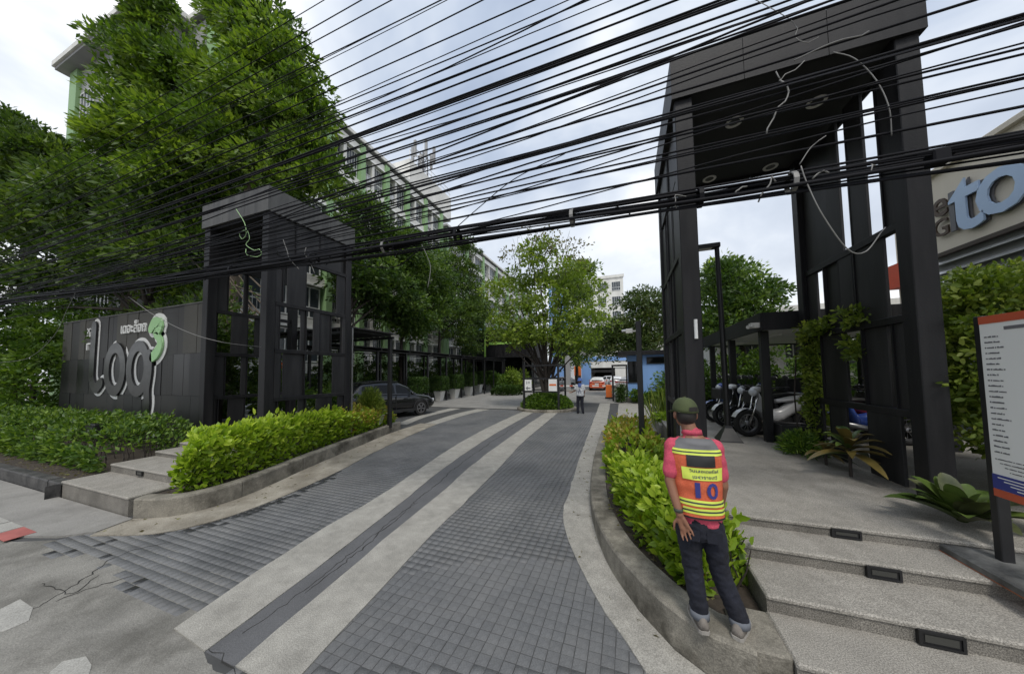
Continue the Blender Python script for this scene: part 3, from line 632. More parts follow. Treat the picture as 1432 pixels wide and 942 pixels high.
def letter(nm, paths, w, m=None, dw=.09):
    for p in paths:
        b = obj(nm, ribbon(p, w, 4.648, 4.694), m or K['ltrblk'], ls)
        obj('white_backing', ribbon(p, (lambda t: w(t)+dw) if callable(w) else w+dw, 4.706, 4.7225), K['ltrwht'], b)
letter('letter_l', [[(-16.12,3.78),(-16.14,2.6),(-16.1,2.05),(-15.8,1.78),(-15.5,1.95)]], .165)
ring_letter('letter_o', -14.66, 2.36, .50, .66, .155)
ring_letter('letter_g', -13.30, 2.36, .50, .66, .155)
letter('letter_g_tail', [[(-12.72,2.75),(-12.66,2.3),(-12.74,1.75),(-12.70,1.3),(-12.85,.92),(-13.15,.82)]], .15)
letter('numeral', [[wp(515,235),wp(535,200),wp(562,205),wp(560,235),wp(540,260),wp(560,290),wp(563,325),wp(545,365),wp(522,390)]], lambda t: .125+.025*math.sin(t*9), K['dotgreen'], .12)
th = text_mb('เดอะล็อก', .42, .02, 1.0, .006)
obj('small_lettering', MB().add([(-13.75+v[0], 4.70+v[2], 3.57+v[1]) for v in th.v], th.f), K['ltrwht'], ls)
for (x, z, w, h) in ((-16.62,3.62,.22,.06),(-16.62,3.45,.06,.28),(-16.45,3.45,.05,.28),(-16.62,3.02,.06,.22),(-16.55,3.2,.24,.05)):
    obj('small_lettering', MB().box(x, x+w, 4.66, 4.715, z, z+h), K['ltrwht'], ls)

# ================================================================== covered walkway and canopies on the left
cw = thing('covered_walkway', 'long black steel walkway roof on slim posts beside the parked car', 'walkway', (-14.2, 23, 0))
PY_ = [11.4, 13.89,16.34,18.65,21.09,23.46,25.73,28.05,30.36,32.81]
for y in PY_:
    obj('post', MB().bbox(-13.36,-13.24,y-.06,y+.06,-.01,3.46,.006), K['blackm'], cw); obj('post', MB().bbox(-15.46,-15.34,y-.06,y+.06,-.01,3.46,.006), K['blackm'], cw)
    obj('rafter', MB().box(-15.7,-13.0,y-.04,y+.04,3.465,3.56), K['blackm'], cw)
obj('edge_beam', MB().box(-13.34,-13.26,10.9,33.2,3.40,3.462), K['blackm'], cw); obj('edge_beam', MB().box(-15.44,-15.36,10.9,33.2,3.40,3.462), K['blackm'], cw)
y = 10.9
while y < 33.2:
    obj('roof_sheet', MB().add([(-15.8,y,3.565),(-12.95,y,3.565),(-12.95,y+.78,3.565),(-15.8,y+.78,3.565),(-15.8,y,3.60),(-12.95,y,3.60),(-12.95,y+.78,3.60),(-15.8,y+.78,3.60)],[(0,3,2,1),(4,5,6,7),(0,1,5,4),(1,2,6,5),(2,3,7,6),(3,0,4,7)]), K['char2'], cw); y += .8
cn = thing('entrance_canopy', 'small flat slatted canopy joined to the grey capped pylon', 'canopy', (-9.5, 8, .6))
for (x, y) in ((-7.95,8.9),(-7.95,7.15),(-11.4,8.9),(-11.4,7.15)): obj('post', MB().bbox(x-.06,x+.06,y-.06,y+.06,.2 if y>8 else .6,3.36,.006), K['blackm'], cn)
for y in (7.10, 8.96): obj('edge_beam', MB().box(-11.6,-7.85,y-.04,y+.04,3.365,3.45), K['blackm'], cn)
x = -11.6
while x < -7.85: obj('slat', MB().box(x, x+.07, 7.05, 9.02, 3.455, 3.52), K['blackm'], cn); x += .27
obj('roof_sheet', MB().box(-11.65,-7.78,7.02,9.05,3.525,3.56), K['char2'], cn)
obj('downpipe', MB().tube([(-7.72,7.04,.3),(-7.72,7.04,3.5)], .035, 8), K['steel'], cn)

# ================================================================== motorcycle shed on the right
sh = thing('motorcycle_shed', 'flat roofed black shelter with pale underside over the motorcycles', 'shelter', (4.3, 9.6, .6))
for y in (7.72, 9.75, 11.75):
    obj('post', MB().bbox(2.60,2.74,y-.07,y+.07,.58,2.88,.008), K['blackm'], sh); obj('post', MB().bbox(5.2,5.34,y-.07,y+.07,.58,2.88,.008), K['blackm'], sh)
obj('fascia_panel', MB().box(2.5,2.56,7.32,12.2,2.86,3.2), K['char'], sh); obj('fascia_panel', MB().box(2.562,5.6,7.32,7.38,2.86,3.2), K['char'], sh); obj('fascia_panel', MB().box(2.562,5.6,12.14,12.2,2.86,3.2), K['char'], sh)
obj('fascia_panel', MB().box(5.54,5.6,7.382,12.138,2.86,3.2), K['char'], sh)
obj('ceiling', MB().box(2.563,5.538,7.383,12.137,2.9,2.94), K['white'], sh); obj('roof_top', MB().box(2.563,5.538,7.383,12.137,3.1,3.14), K['char2'], sh)
for y in (8.5, 10.6): obj('tube_light', MB().box(3.2,3.28,y,y+1.1,2.85,2.897), K['white'], sh)
obj('floodlight', MB().box(2.36,2.5,7.36,7.52,2.92,3.02).tube([(2.42,7.42,2.95),(2.28,7.3,2.93)], .035, 8), K['dirtywhite'], sh)

# ================================================================== lamp posts
lp = thing('lamp_post', 'slim black lamp post with flat square head and flared foot', 'lamp post', (1.94, 7.6, .64))
obj('foot', MB().loft([[(1.94+s*a,7.6+s2*a,z) for s,s2 in ((-1,-1),(1,-1),(1,1),(-1,1))] for a,z in ((.21,.64),(.20,.665),(.07,.90),(.06,.95))]), K['blackm'], lp)
obj('pole', MB().tube([(1.94,7.6,.9),(1.93,7.6,2.4),(1.90,7.6,4.78)], [.058,.055,.045], 10), K['blackm'], lp, smooth=True, sharp=40)
obj('lamp_head', MB().bbox(1.50,1.95,7.50,7.70,4.70,4.79,.015), K['blackm'], lp)
obj('lens', MB().box(1.54,1.80,7.53,7.67,4.69,4.699), K['dirtywhite'], lp)
cp = thing('camera_pole', 'plain black square pole with small camera rising from the planter', 'pole', (.27, 7.0, .2))
obj('pole', MB().bbox(.215,.325,6.945,7.055,.2,3.14,.006), K['blackm'], cp)
obj('security_camera', MB().bbox(.02,.16,6.93,7.03,2.90,2.99,.01).bar((.10,6.98,2.94),(.22,6.98,2.94),.03,.03), K['dirtywhite'], cp)
obj('lens', MB().tube([(-.06,6.96,2.945),(.02,6.96,2.95)], [.028,.032], 10), K['alu'], cp)

# ================================================================== information board on the steps
ib = thing('information_board', 'tall white notice board of printed lines on a black post', 'sign', (2.7, 3.45, .54))
obj('stand_base', MB().bbox(2.46,3.05,3.08,3.86,.545,.60,.012), K['stoneblk'], ib)
obj('base_trim', MB().box(2.455,3.055,3.075,3.865,.541,.5445), K['rust'], ib)
for y in (3.62, 3.10): obj('post', MB().bbox(2.665,2.735,y-.03,y+.03,.60,2.50,.005), K['blackm'], ib)
obj('panel', MB().box(2.655,2.664,3.13,3.59,1.10,2.49), K['white'], ib)
K['ibred'] = mat('board_red', (.48,.09,.04), .5, .08, 4); K['ibblue'] = mat('board_blue', (.035,.045,.22), .5, .08, 4); K['ink'] = mat('print_ink', (.14,.14,.15), .6, .1, 5); K['inkb'] = mat('print_blue', (.10,.18,.45), .6, .1, 5)
obj('header', MB().box(2.651,2.6545,3.13,3.59,2.43,2.49), K['ibred'], ib); obj('footer', MB().box(2.651,2.6545,3.13,3.59,1.16,1.27), K['ibblue'], ib); obj('footer', MB().box(2.651,2.6545,3.13,3.59,1.10,1.158), K['ibred'], ib)
def words(pm, ya, yb, z, h):
    y = yb
    while y > ya:
        w = random.uniform(.006,.013); pm.box(2.6525,2.6545,max(ya,y-w),y,z,z+h*random.uniform(.7,1.2)); y -= w+random.choice((.002,.002,.003,.008))
pm = MB(); z = 2.32
pm.box(2.6525,2.6545,3.25,3.42,2.37,2.395)
while z > 1.42:
    a = random.uniform(.07,.14); words(pm,3.56-a,3.56,z,.011); b = random.uniform(.03,.07); words(pm,3.16,3.16+b,z,.011); z -= .042
for k in range(4): words(pm,3.16,3.56-.03*k,1.385-.028*k,.007)
obj('printed_lines', pm, K['ink'], ib)['kind'] = 'stuff'
pm = MB()
for k in range(4): pm.box(2.6495,2.6508,3.2,3.55-.04*k,1.245-.022*k,1.252-.022*k)
obj('printed_lines', pm, K['white'], ib)['kind'] = 'stuff'

# ================================================================== small fixtures
fl = thing('floodlight', 'small black floodlight standing in the low hedge by the wall', 'floodlight', (at(132,600,3.5).x, 3.5, .24))
q = at(132,599,3.5)
obj('stake', MB().tube([(q.x,3.55,.24),(q.x,3.55,q.z)], .02, 6), K['blackm'], fl)
obj('housing', MB().bbox(q.x-.22,q.x+.22,3.42,3.56,q.z-.10,q.z+.12,.02), K['blackm'], fl); obj('lens', MB().box(q.x-.18,q.x+.18,3.57,3.575,q.z-.07,q.z+.09), K['dkglass'], fl)
# ================================================================== apartment buildings
K['winframe'] = mat('white_window_frame', (.68,.69,.68), .5, .05, 3)
K['recess'] = mat('balcony_wall', (.42,.42,.40), .8, .1, 1)
def window_mesh(w, h, nx, ny, fr=.06, d=.07):
    """frame in the YZ plane facing +X, centred on y, base z=0"""
    f = MB(); f.box(0,d,-w/2,w/2,0,fr).box(0,d,-w/2,w/2,h-fr,h).box(0,d,-w/2,-w/2+fr,fr,h-fr).box(0,d,w/2-fr,w/2,fr,h-fr)
    for i in range(1, nx): y = -w/2+w*i/nx; f.box(.005,d-.005,y-fr/2,y+fr/2,fr,h-fr)
    for i in range(1, ny): z = h*(.34 if ny == 2 else i/ny); f.box(.008,d-.008,-w/2+fr,w/2-fr,z-fr/2,z+fr/2)
    p = MB(); p.box(.02,.03,-w/2+fr,w/2-fr,fr,h-fr)
    a = mk(f); a.materials.append(K['winframe']); b = mk(p); b.materials.append(K['window']); return a, b
WIN = window_mesh(2.3, 1.75, 4, 2); WIN2 = window_mesh(1.1, 1.75, 2, 2)
ac_me = mk(MB().bbox(0,.34,-.42,.42,0,.62,.02)); ac_me.materials.append(K['dirtywhite'])
acg_me = mk(MB().lathe([(.001,.345),(.24,.345),(.24,.335)], (0,-.1,.31), 16, 'x')); acg_me.materials.append(K['alu'])
rail_me = None
def facade(t, X, ys, nfl, fh, zr, depth=8, z_base=0.0, ac=True, seed=1):
    """street facade facing +X: floor slabs, green pilasters, windows in recessed bays"""
    rd = random.Random(seed); y0, y1 = ys[0], ys[-1]
    obj('wall', MB().box(X-depth, X-.55, y0+.02, y1-.02, 0, zr-.3), K['recess'], t)
    for k in range(nfl+1):
        z = zr-.5-k*fh
        if z < .5: break
        obj('floor_band', MB().box(X-.56, X-.04, y0, y1, z-.62, z), K['dirtywhite'], t)
        obj('floor_band_lip', MB().box(X-.0395, X+.03, y0, y1, z-.62, z-.50), K['white'], t)
        for a, b in zip(ys, ys[1:]):
            if z-fh < 0: continue
            m = (a+b)/2; w = b-a; zb = z-fh+.02
            # right part: window wall; left part: open balcony with railing and air conditioner
            obj('pier', MB().box(X-.52, X-.06, m-.12-w*.05, m+.12-w*.05, z-fh, z-.62), K['dirtywhite'], t)
            cy = (m+b)/2-.05*w+.05; ww = (b-m)+.05*w-.55; sc = ww/2.3
            f = child('window', WIN[0], t, (X-.30, cy, z-fh+.1), sc=(1, sc, (fh-.78)/1.75)); g = child('pane', WIN[1], f); g.location = (0,0,0)
            cy = (a+m)/2; ww = (m-a)-.6
            f = child('window', WIN2[0], t, (X-.50, cy+.2, z-fh+.1), sc=(1, max(.5, ww/1.8), (fh-.78)/1.75)); g = child('pane', WIN2[1], f, (0,0,0)); g.location = (0,0,0)
            r = MB(); r.box(X-.10,X-.06,a+.25,m-.25,z-fh+.92,z-fh+.96)
            for q in np.arange(a+.3, m-.3, .22): r.box(X-.095,X-.07,q,q+.025,z-fh,z-fh+.92)
            obj('balcony_railing', r, K['alu'], t)
            if ac and rd.random() < .75:
                o = child('air_conditioner', ac_me, t, (X-.45, a+.75+rd.random()*.2, z-fh+.35)); g = child('fan_grille', acg_me, o); g.location = (0,0,0)
    for a in ys: obj('pilaster', MB().box(X-.5, X+.12, a-.22, a+.22, z_base, zr-.45), K['green'], t)
def roof(t, x0, x1, y0, y1, z, oh=.7, th=.28):
    obj('roof_slab', MB().bbox(x0-oh, x1+oh, y0-oh, y1+oh, z-th, z, .03), K['dirtywhite'], t)
    obj('roof_soffit', MB().box(x0-oh+.05, x1+oh-.05, y0-oh+.05, y1+oh-.05, z-th-.04, z-th-.001), K['greywall'], t)
ZR = 20.0; XA = -18.4
rl = lambda x: 150+(x-455)*(518-150)/(875-455)          # roof line of the drive-side facade in the photograph
pys = [8.6]+[atx(x, rl(x)+18, XA).y for x in (463,507,541,570,595,617)]
ab = thing('apartment_building', 'long white apartment block with green pilasters and rows of windows', 'building', (-22, 20, 0))
facade(ab, XA, pys, 7, 2.78, ZR, 7)
roof(ab, XA-7, XA-.1, 8.3, pys[-1]+.3, ZR+.1, .22)
obj('gable_wall', MB().box(XA-7, XA-.52, 8.32, 8.6, 0, ZR-.32), K['greywall'], ab)
tb = pys[-1]
rt = obj('stair_tower', MB().box(XA-6, XA-.6, tb-4.5, tb+3, ZR+.1, ZR+2.9), K['dirtywhite'], ab)
rr = MB()
for q in np.arange(tb-4.4, tb+3, .9): rr.tube([(XA-.7,q,ZR+2.9),(XA-.7,q,ZR+3.9)], .03, 5)
for z in (3.4,3.9): rr.tube([(XA-.7,tb-4.4,ZR+z),(XA-.7,tb+3,ZR+z)], .03, 5)
obj('roof_railing', rr, K['alu'], ab)
wing = thing('apartment_wing', 'grey gabled apartment wing with deep roof overhang behind the tall trees', 'building', (-25, 13, 0))
x0w = G(100,120,17).x
obj('wall', MB().box(-29.3, -20.5, 7.3, 24, 0, 19.55), K['greywall'], wing)
obj('roof_slab', MB().bbox(-29.95,-19.8,6.62,24.5,19.72,20.02,.03), K['dirtywhite'], wing); obj('roof_soffit', MB().box(-29.85,-19.9,6.72,24.4,19.56,19.715), K['greywall'], wing)
obj('pilaster', MB().box(-29.4,-28.5,7.12,7.8,0,19.54), K['green'], wing)
for k in range(6):
    for x in (-27.5,-24.5,-22):
        f = child('window', WIN[0], wing, (x, 7.3, 2.2+k*2.85), (0,0,R_(-90)), (1,.7,.9)); g = child('pane', WIN[1], f); g.location = (0,0,0)
XB = -20.2
ysB = [tb+4+i*5.2 for i in range(8)]
abB = thing('apartment_building', 'far white apartment block with thin green pilasters beyond the dark trees', 'building', (-24, 48, 0))
facade(abB, XB, ysB, 7, 2.78, ZR+.4, 7, ac=False, seed=4); roof(abB, XB-7, XB, ysB[0], ysB[-1], ZR+.5, .2)
# telecom mast on the roof
mp = atx(592, 262, -21.5); mt = thing('telecom_mast', 'grey rooftop lattice mast carrying panel antennas', 'antenna mast', (mp.x, mp.y, ZR+.05))
mx, my, mz = mp.x, mp.y, ZR+.05; zt = atx(592, 222, -21.5).z
lat = MB()
for a in (0, 120, 240): lat.tube([(mx+.75*math.cos(R_(a)),my+.75*math.sin(R_(a)),mz),(mx+.55*math.cos(R_(a)),my+.55*math.sin(R_(a)),zt)], .06, 6)
n = 7
for k in range(n):
    for a in (0,120,240):
        za, zb = mz+(zt-mz)*k/n, mz+(zt-mz)*(k+1)/n; p = lambda a, z: (mx+.66*math.cos(R_(a)), my+.66*math.sin(R_(a)), z)
        lat.tube([p(a,za),p(a+120,zb)], .035, 4); lat.tube([p(a,zb),p(a+120,zb)], .035, 4)
K['mast'] = mat('mast_grey', (.14,.14,.15), .5, .1, 4)
obj('lattice', lat, K['mast'], mt); obj('pole', MB().tube([(mx,my,mz),(mx,my,zt+.8)], .11, 8), K['mast'], mt)
for a in (20,80,140,200,260,320):
    cx, cy = mx+1.25*math.cos(R_(a)), my+1.25*math.sin(R_(a)); zz = zt-.6+.5*(a%3)
    p = obj('antenna_panel', MB().box(cx-.14,cx+.14,cy-.1,cy+.1,zz-.9,zz+1.0), K['greywall'], mt); obj('bracket', MB().bar((mx,my,zz),(cx,cy,zz),.08,.08), K['alu'], p)
obj('lightning_rod', MB().tube([(mx,my,zt+.8),(mx,my,atx(592,196,-21.5).z)], .03, 5), K['alu'], mt)

# low dark block with lime stripes at the end of the walkway
K['lime'] = mat('lime_paint', (.34,.60,.12), .5, .08, 2)
db = thing('dark_pavilion', 'low black clad pavilion with thin lime green stripes', 'building', (-15, 39, 0))
obj('wall', MB().box(-22, -11.2, 36.4, 46, 4.1, 7.7), K['char2'], db); obj('wall', MB().box(-21.5,-11.6,39,45.9,0,4.1), K['dkglass'], db)
for x in np.arange(-21.9, -11.3, .62): obj('cladding_board', MB().box(x, x+.60, 36.34, 36.398, 4.1, 7.68), K['char'], db)
a = at(678,470,36.3); obj('stripe', MB().box(a.x-.12,a.x+.12,36.30,36.338,4.1,7.66), K['lime'], db)
b = at(710,479,36.3); obj('stripe', MB().box(a.x+.6,-11.3,36.30,36.338,b.z-.16,b.z+.16), K['lime'], db)
b = at(655,482,36.3); obj('stripe', MB().box(-22,a.x-1.5,36.30,36.338,b.z-.12,b.z+.12), K['blue'], db)
obj('canopy', MB().box(-22.4,-11,35.2,36.3,3.95,4.1), K['blackm'], db)
for x in (-20,-17,-14.2,-11.6): obj('column', MB().box(x-.12,x+.12,35.5,35.74,0,3.95), K['blackm'], db)
obj('parapet', MB().box(-20.5,-16,37,37.3,7.7,8.1), K['blue'], db)

# guard booth, blue
gb = thing('guard_booth', 'small blue guard booth with dark overhanging roof', 'booth', (1.4, 23.5, 0))
obj('wall', MB().box(.1,1.02,22.5,25,.35,3.15), K['blue'], gb); obj('wall', MB().box(1.025,3.6,22.3,25.2,.2,3.15), K['blue'], gb)
obj('plinth', MB().box(.0,3.7,22.2,25.3,-.01,.3), K['conc'], gb)
obj('roof', MB().bbox(-.5,4.0,21.9,25.6,3.15,3.42,.02), K['char'], gb)
w = obj('window_frame', MB().box(.12,1.0,22.44,22.498,1.3,2.75), K['blackm'], gb); obj('pane', MB().box(.18,.94,22.43,22.438,1.36,2.69), K['dkglass'], w)
w = obj('window_frame', MB().box(1.3,3.2,22.24,22.298,2.55,3.0), K['blackm'], gb); obj('pane', MB().box(1.36,3.14,22.23,22.238,2.6,2.95), K['dkglass'], w)
K['dkblue'] = mat('dark_blue_paint', (.05,.09,.36), .5, .1, 3)
pm = MB()
for k, (a, b) in enumerate(((1.45,.14),(1.65,.1),(1.82,.16),(2.05,.12),(2.22,.1))): pm.box(a,a+b*.35,22.285,22.2985,.85,1.05).box(a+b*.36,a+b,22.285,22.2985,1.0,1.05).box(a+b*.7,a+b,22.285,22.2985,.85,.995)
obj('painted_marks', pm, K['dkblue'], gb)
fr = thing('open_gateway', 'empty black square gate frame beside the blue booth', 'gateway', (-.45, 22.9, 0))
for (a, b) in ((-.95,-.83),(-.02,.08)): obj('post', MB().box(a,b,22.8,22.92,0,2.55), K['blackm'], fr)
obj('rail', MB().box(-.828,-.022,22.8,22.92,2.43,2.55), K['blackm'], fr); obj('rail', MB().box(-.828,-.022,22.8,22.92,.3,.38), K['blackm'], fr)
bg = thing('barrier_gate', 'orange barrier cabinet with striped white arm lowered across the lane', 'barrier', (-1.28, 25, 0))
obj('foot', MB().box(-1.56,-1.0,24.75,25.25,0,.12), K['blackm'], bg); obj('cabinet', MB().bbox(-1.5,-1.06,24.8,25.2,.12,1.05,.03), K['orange'], bg)
obj('arm', MB().box(-5.2,-1.5,24.74,24.79,.93,1.03), K['white'], bg)
for k in range(5): obj('stripe', MB().box(-5.0+k*.75,-4.75+k*.75,24.73,24.739,.928,1.032), K['redpaint'], bg)
# far buildings
def far_block(label, x0, x1, y0, y1, z, m, cols, rows, wz0, wm=None, cat='building', name='far_building'):
    t = thing(name, label, cat, ((x0+x1)/2, (y0+y1)/2, 0)); obj('wall', MB().box(x0,x1,y0,y1,0,z), m, t)
    obj('parapet', MB().box(x0-.2,x1+.2,y0-.2,y0+.1,z+.001,z+.6), K['dirtywhite'], t)
    fh = (z-wz0)/rows
    for i in range(cols):
        for j in range(rows):
            w = (x1-x0)/cols
            f = child('window', WIN[0], t, (x0+w*(i+.5), y0, wz0+j*fh+.4), (0,0,R_(-90)), (1.5, w*.6/2.3, fh*.6/1.75)); g = child('pane', WIN[1], f); g.location = (0,0,0)
    return t
far_block('pale concrete tower with planted roof beyond the trees', -11.8, .0, 70, 82, 22.4, K['dirtywhite'], 4, 6, 3)
bt = far_block('blue panelled tower half hidden behind the island tree', -15.5, -12.2, 66, 76, 20.5, K['blue'], 1, 6, 3)
gbk = thing('parking_block', 'white parking block with dark vehicle entrance and blue band', 'building', (-3, 50, 0))
q0 = at(826,514,48).x; q1 = at(860,514,48).x; zt_ = at(840,514,48).z
obj('wall', MB().box(q0-1.4,q0,48,60,0,zt_+.0), K['dirtywhite'], gbk); obj('wall', MB().box(q1,q1+7,48,60,0,zt_), K['dirtywhite'], gbk); obj('wall', MB().box(q0-1.4,q1+7,47.9,60,zt_,zt_+4.8), K['dirtywhite'], gbk)
obj('interior_shade', MB().box(q0+.01,q1-.01,55,59.5,0,zt_-.01), K['char'], gbk); obj('blue_band', MB().box(q0-1.4,q1+2,47.82,47.895,zt_+1.0,zt_+1.7), K['blue'], gbk)  # charcoal block stands in for the shade inside the entrance
obj('lintel', MB().box(q0+.02,q1-.02,48.1,48.4,zt_-.7,zt_-.3), K['char2'], gbk)
sg = thing('blue_wall', 'blue painted wall end beside an orange hoarding', 'wall', (at(820,528,44).x, 44, 0))
obj('wall', MB().box(at(813,520,44).x, at(826,520,44).x, 44, 44.6, 0, at(820,507,44).z), K['blue'], sg)
obj('capping', MB().box(at(813,520,44).x-.05, at(826,520,44).x+.05, 43.95, 44.65, at(820,507,44).z, at(820,507,44).z+.12), K['dirtywhite'], sg)
hd = thing('orange_hoarding', 'orange hoarding panel on posts next to a blue wall', 'hoarding', (at(808,528,43).x, 43, 0))
xa, xb = at(803,520,43).x, at(812.5,520,43).x; obj('panel', MB().box(xa,xb,43,43.06,at(808,525,43).z,at(808,512,43).z), K['orange'], hd)
for x in (xa+.1, xb-.1): obj('post', MB().box(x-.05,x+.05,43.061,43.15,0,at(808,512,43).z), K['blackm'], hd)
cl_ = thing('grey_column', 'tall plain grey column behind the person in the blue hat', 'column', (at(794,530,33).x, 33, 0))
xa, xb = at(790,520,33).x, at(797,520,33).x; zc_ = at(793,497,33).z
obj('shaft', MB().bbox(xa,xb,33,33.5,.2,zc_,.03), K['greywall'], cl_); obj('base', MB().bbox(xa-.1,xb+.1,32.9,33.6,-.03,.2,.03), K['conc'], cl_)

# ================================================================== building on the right with big letters
ito = thing('shop_building', 'cream building with big pale blue letters on its upper wall', 'building', (10, 12, 0))
XI = 8.0; K['brownd'] = mat('dark_brown_trim', (.06,.045,.035), .6, .15, 3)
yb0 = 4.0; yb1 = atx(1300, 340, XI).y; zi0 = atx(1320,352,XI).z; zi1 = atx(1340,225,XI).z
obj('sign_panel', MB().box(XI,XI+.12,yb0,yb1,zi0,zi1), K['cream'], ito)
obj('wall', MB().box(XI+.122,XI+9,yb0,yb1-.02,.4,zi1-.05), K['greywall'], ito)
obj('eave', MB().bbox(XI-.12,XI+9.2,yb0-.3,yb1+.12,zi1,zi1+.14,.02), K['cream'], ito)
obj('trim', MB().box(XI-.03,XI+.10,yb0,yb1+.02,zi0-.10,zi0-.003), K['brownd'], ito)
zz = zi0-.32
for k in range(6): obj('louvre', MB().add([(XI-.02,yb0,zz),(XI+.10,yb0,zz+.09),(XI+.10,yb1,zz+.09),(XI-.02,yb1,zz),(XI-.02,yb0,zz+.02),(XI+.10,yb0,zz+.11),(XI+.10,yb1,zz+.11),(XI-.02,yb1,zz+.02)],[(0,3,2,1),(4,5,6,7),(0,1,5,4),(1,2,6,5),(2,3,7,6),(3,0,4,7)]), K['alu'], ito); zz -= .26
yA = atx(1252, 340, XI+1.5).y; yB = yb1+.3
obj('side_wall', MB().box(XI+1.5,XI+9,yB,yA,.4,atx(1255,322,XI+1.5).z), K['cream'], ito)
ya2 = atx(1240,385,XI+1.2).y; obj('red_band', MB().box(XI+1.2,XI+1.48,yB,ya2,atx(1255,402,XI+1.2).z,atx(1255,368,XI+1.2).z), K['redpaint'], ito)
def onwall(mb, px, py, hgt, m, nm, dx=.10, sh=True):
    ys_ = [v[0] for v in mb.v]; zs_ = [v[1] for v in mb.v]; s = hgt/(max(zs_)-min(zs_)); cx = (max(ys_)+min(ys_))/2; cz = (max(zs_)+min(zs_))/2; c = atx(px, py, XI)
    f = lambda k, sc=1: [(XI-k-v[2]*s*0-(.04 if v[2] > 0 else 0), c.y-(v[0]-cx)*s*sc, c.z+(v[1]-cz)*s*sc) for v in mb.v]
    o = obj(nm, MB().add(f(dx), mb.f), m, ito)
    if sh: obj('letter_shadow', MB().add(f(.02), mb.f), K['ink'], o)  # dark copy behind the letter paints its shadow on the wall
lh = atx(1362,248,XI).z-atx(1368,322,XI).z
onwall(text_mb('t', 1, .02, 1, .012), 1360, 284, lh, K['paleblue'], 'letter')
onwall(text_mb('o', 1, .02, 1, .014), 1412, 263, lh*.78, K['paleblue'], 'letter')
onwall(text_mb('l', 1, .02, 1, .0), 1339, 295, lh*.78, K['ink'], 'letter', .06, False)
K['brown'] = mat('brown_letter', (.07,.045,.03), .5, .1, 3)
onwall(text_mb('e', 1, .02, 1, .008), 1321, 290, lh*.36, K['brown'], 'logo_letter', .06, False)
onwall(text_mb('G', 1, .02, 1, .008), 1322, 318, lh*.36, K['brown'], 'logo_letter', .06, False)
# ================================================================== trees
def B(px, py, Y, r): p = at(px, py, Y); return (tuple(p), r if isinstance(r, tuple) else (r, r, r*.9))
def BX(px, py, X, r): p = atx(px, py, X); return (tuple(p), r if isinstance(r, tuple) else (r, r, r*.9))
tree('tree', 'tall bright green tree rising above the grey capped pylon', [(-13.6,6.9,.6),(-13.5,6.9,4),(-12.9,7,8),(-12.4,7,11)],
     [B(360,45,7,(1.3,1.2,1.3)),B(395,85,7,(.9,1,.9)),B(425,135,7,(.65,.9,.65)),B(365,130,6.8,(1.4,1.2,1.3)),B(335,40,7.2,(.8,.9,.8)),B(415,185,7,(1.1,1,.9)),B(330,215,6.6,(1.3,1.2,1.2)),B(448,255,7.2,(.5,.6,.5)),B(395,250,7,(1.1,1,.8)),B(300,150,6.8,(1.2,1.1,1.2)),B(430,225,7.2,(.6,.7,.6)),B(290,240,6.6,(1.0,1,.9))], K['f_tree'], K['bark'], 300, 150, .19, .27, .24)
tree('tree', 'broad bright green tree behind the sign wall with a bare forked trunk', [(-19.4,6.4,.2),(-19.3,6.4,4),(-18.8,6.3,7.5),(-18.4,6.3,11)],
     [B(203,70,6.6,(.8,.9,.8)),B(228,38,6.6,(.85,.9,.7)),B(207,130,6.2,(.95,1.0,.9)),B(235,115,6.2,(1.3,1.2,1.2)),B(183,200,6,(.9,.9,.7)),B(205,210,6,(1.8,1.4,1.4)),B(262,200,6,(1.3,1.2,1.2)),B(270,110,6.6,(.75,.9,.7)),B(142,265,6,(1.0,1.0,.7)),B(240,260,6,(1.3,1.2,.9))], K['f_tree'], K['bark'], 290, 150, .21, .31, .26)
tree('tree', 'dark green tree at the far end of the sign wall', [(-27,5.6,.2),(-27,5.6,4),(-26.7,5.6,9)],
     [B(15,180,5.6,(1.0,1.0,.6)),B(5,215,5.4,(1.6,1.3,1.1)),B(58,205,5.8,(.7,.8,.4)),B(78,235,5.4,(.9,.9,.6)),B(50,240,5.2,(1.8,1.4,1.4)),B(0,290,5,(1.8,1.4,1.4)),B(100,280,5.4,(1.0,1,.7))], K['f_tree2'], K['barkd'], 230, 130, .24, .36, .22)
tree('tree', 'shaded spreading tree between the wall and the apartment wing', [(-16.4,5.9,.2),(-16.3,5.9,3.5),(-16,5.9,6)],
     [B(80,320,5.3,1.5),B(150,300,5.6,1.5),B(40,370,5.1,1.4),B(215,310,5.7,1.1),B(120,380,5.4,1.2),B(20,420,5,1.1),B(240,370,5.8,.9),B(180,370,5.6,1.1),B(100,270,5.5,1.3),B(30,300,5.2,1.4)], K['f_tree2'], K['barkd'], 340, 85, .22, .34, .18)
tree('tree', 'young light green tree just behind the left side of the grey capped pylon', [(-11.6,6.9,.6),(-11.5,6.9,3),(-11.3,6.9,5)],
     [B(255,310,6.4,.75),B(270,340,6.4,.7),B(240,400,6.4,.7),B(262,385,6.6,.6)], K['f_tree'], K['bark'], 60, 70, .20, .28, .08)
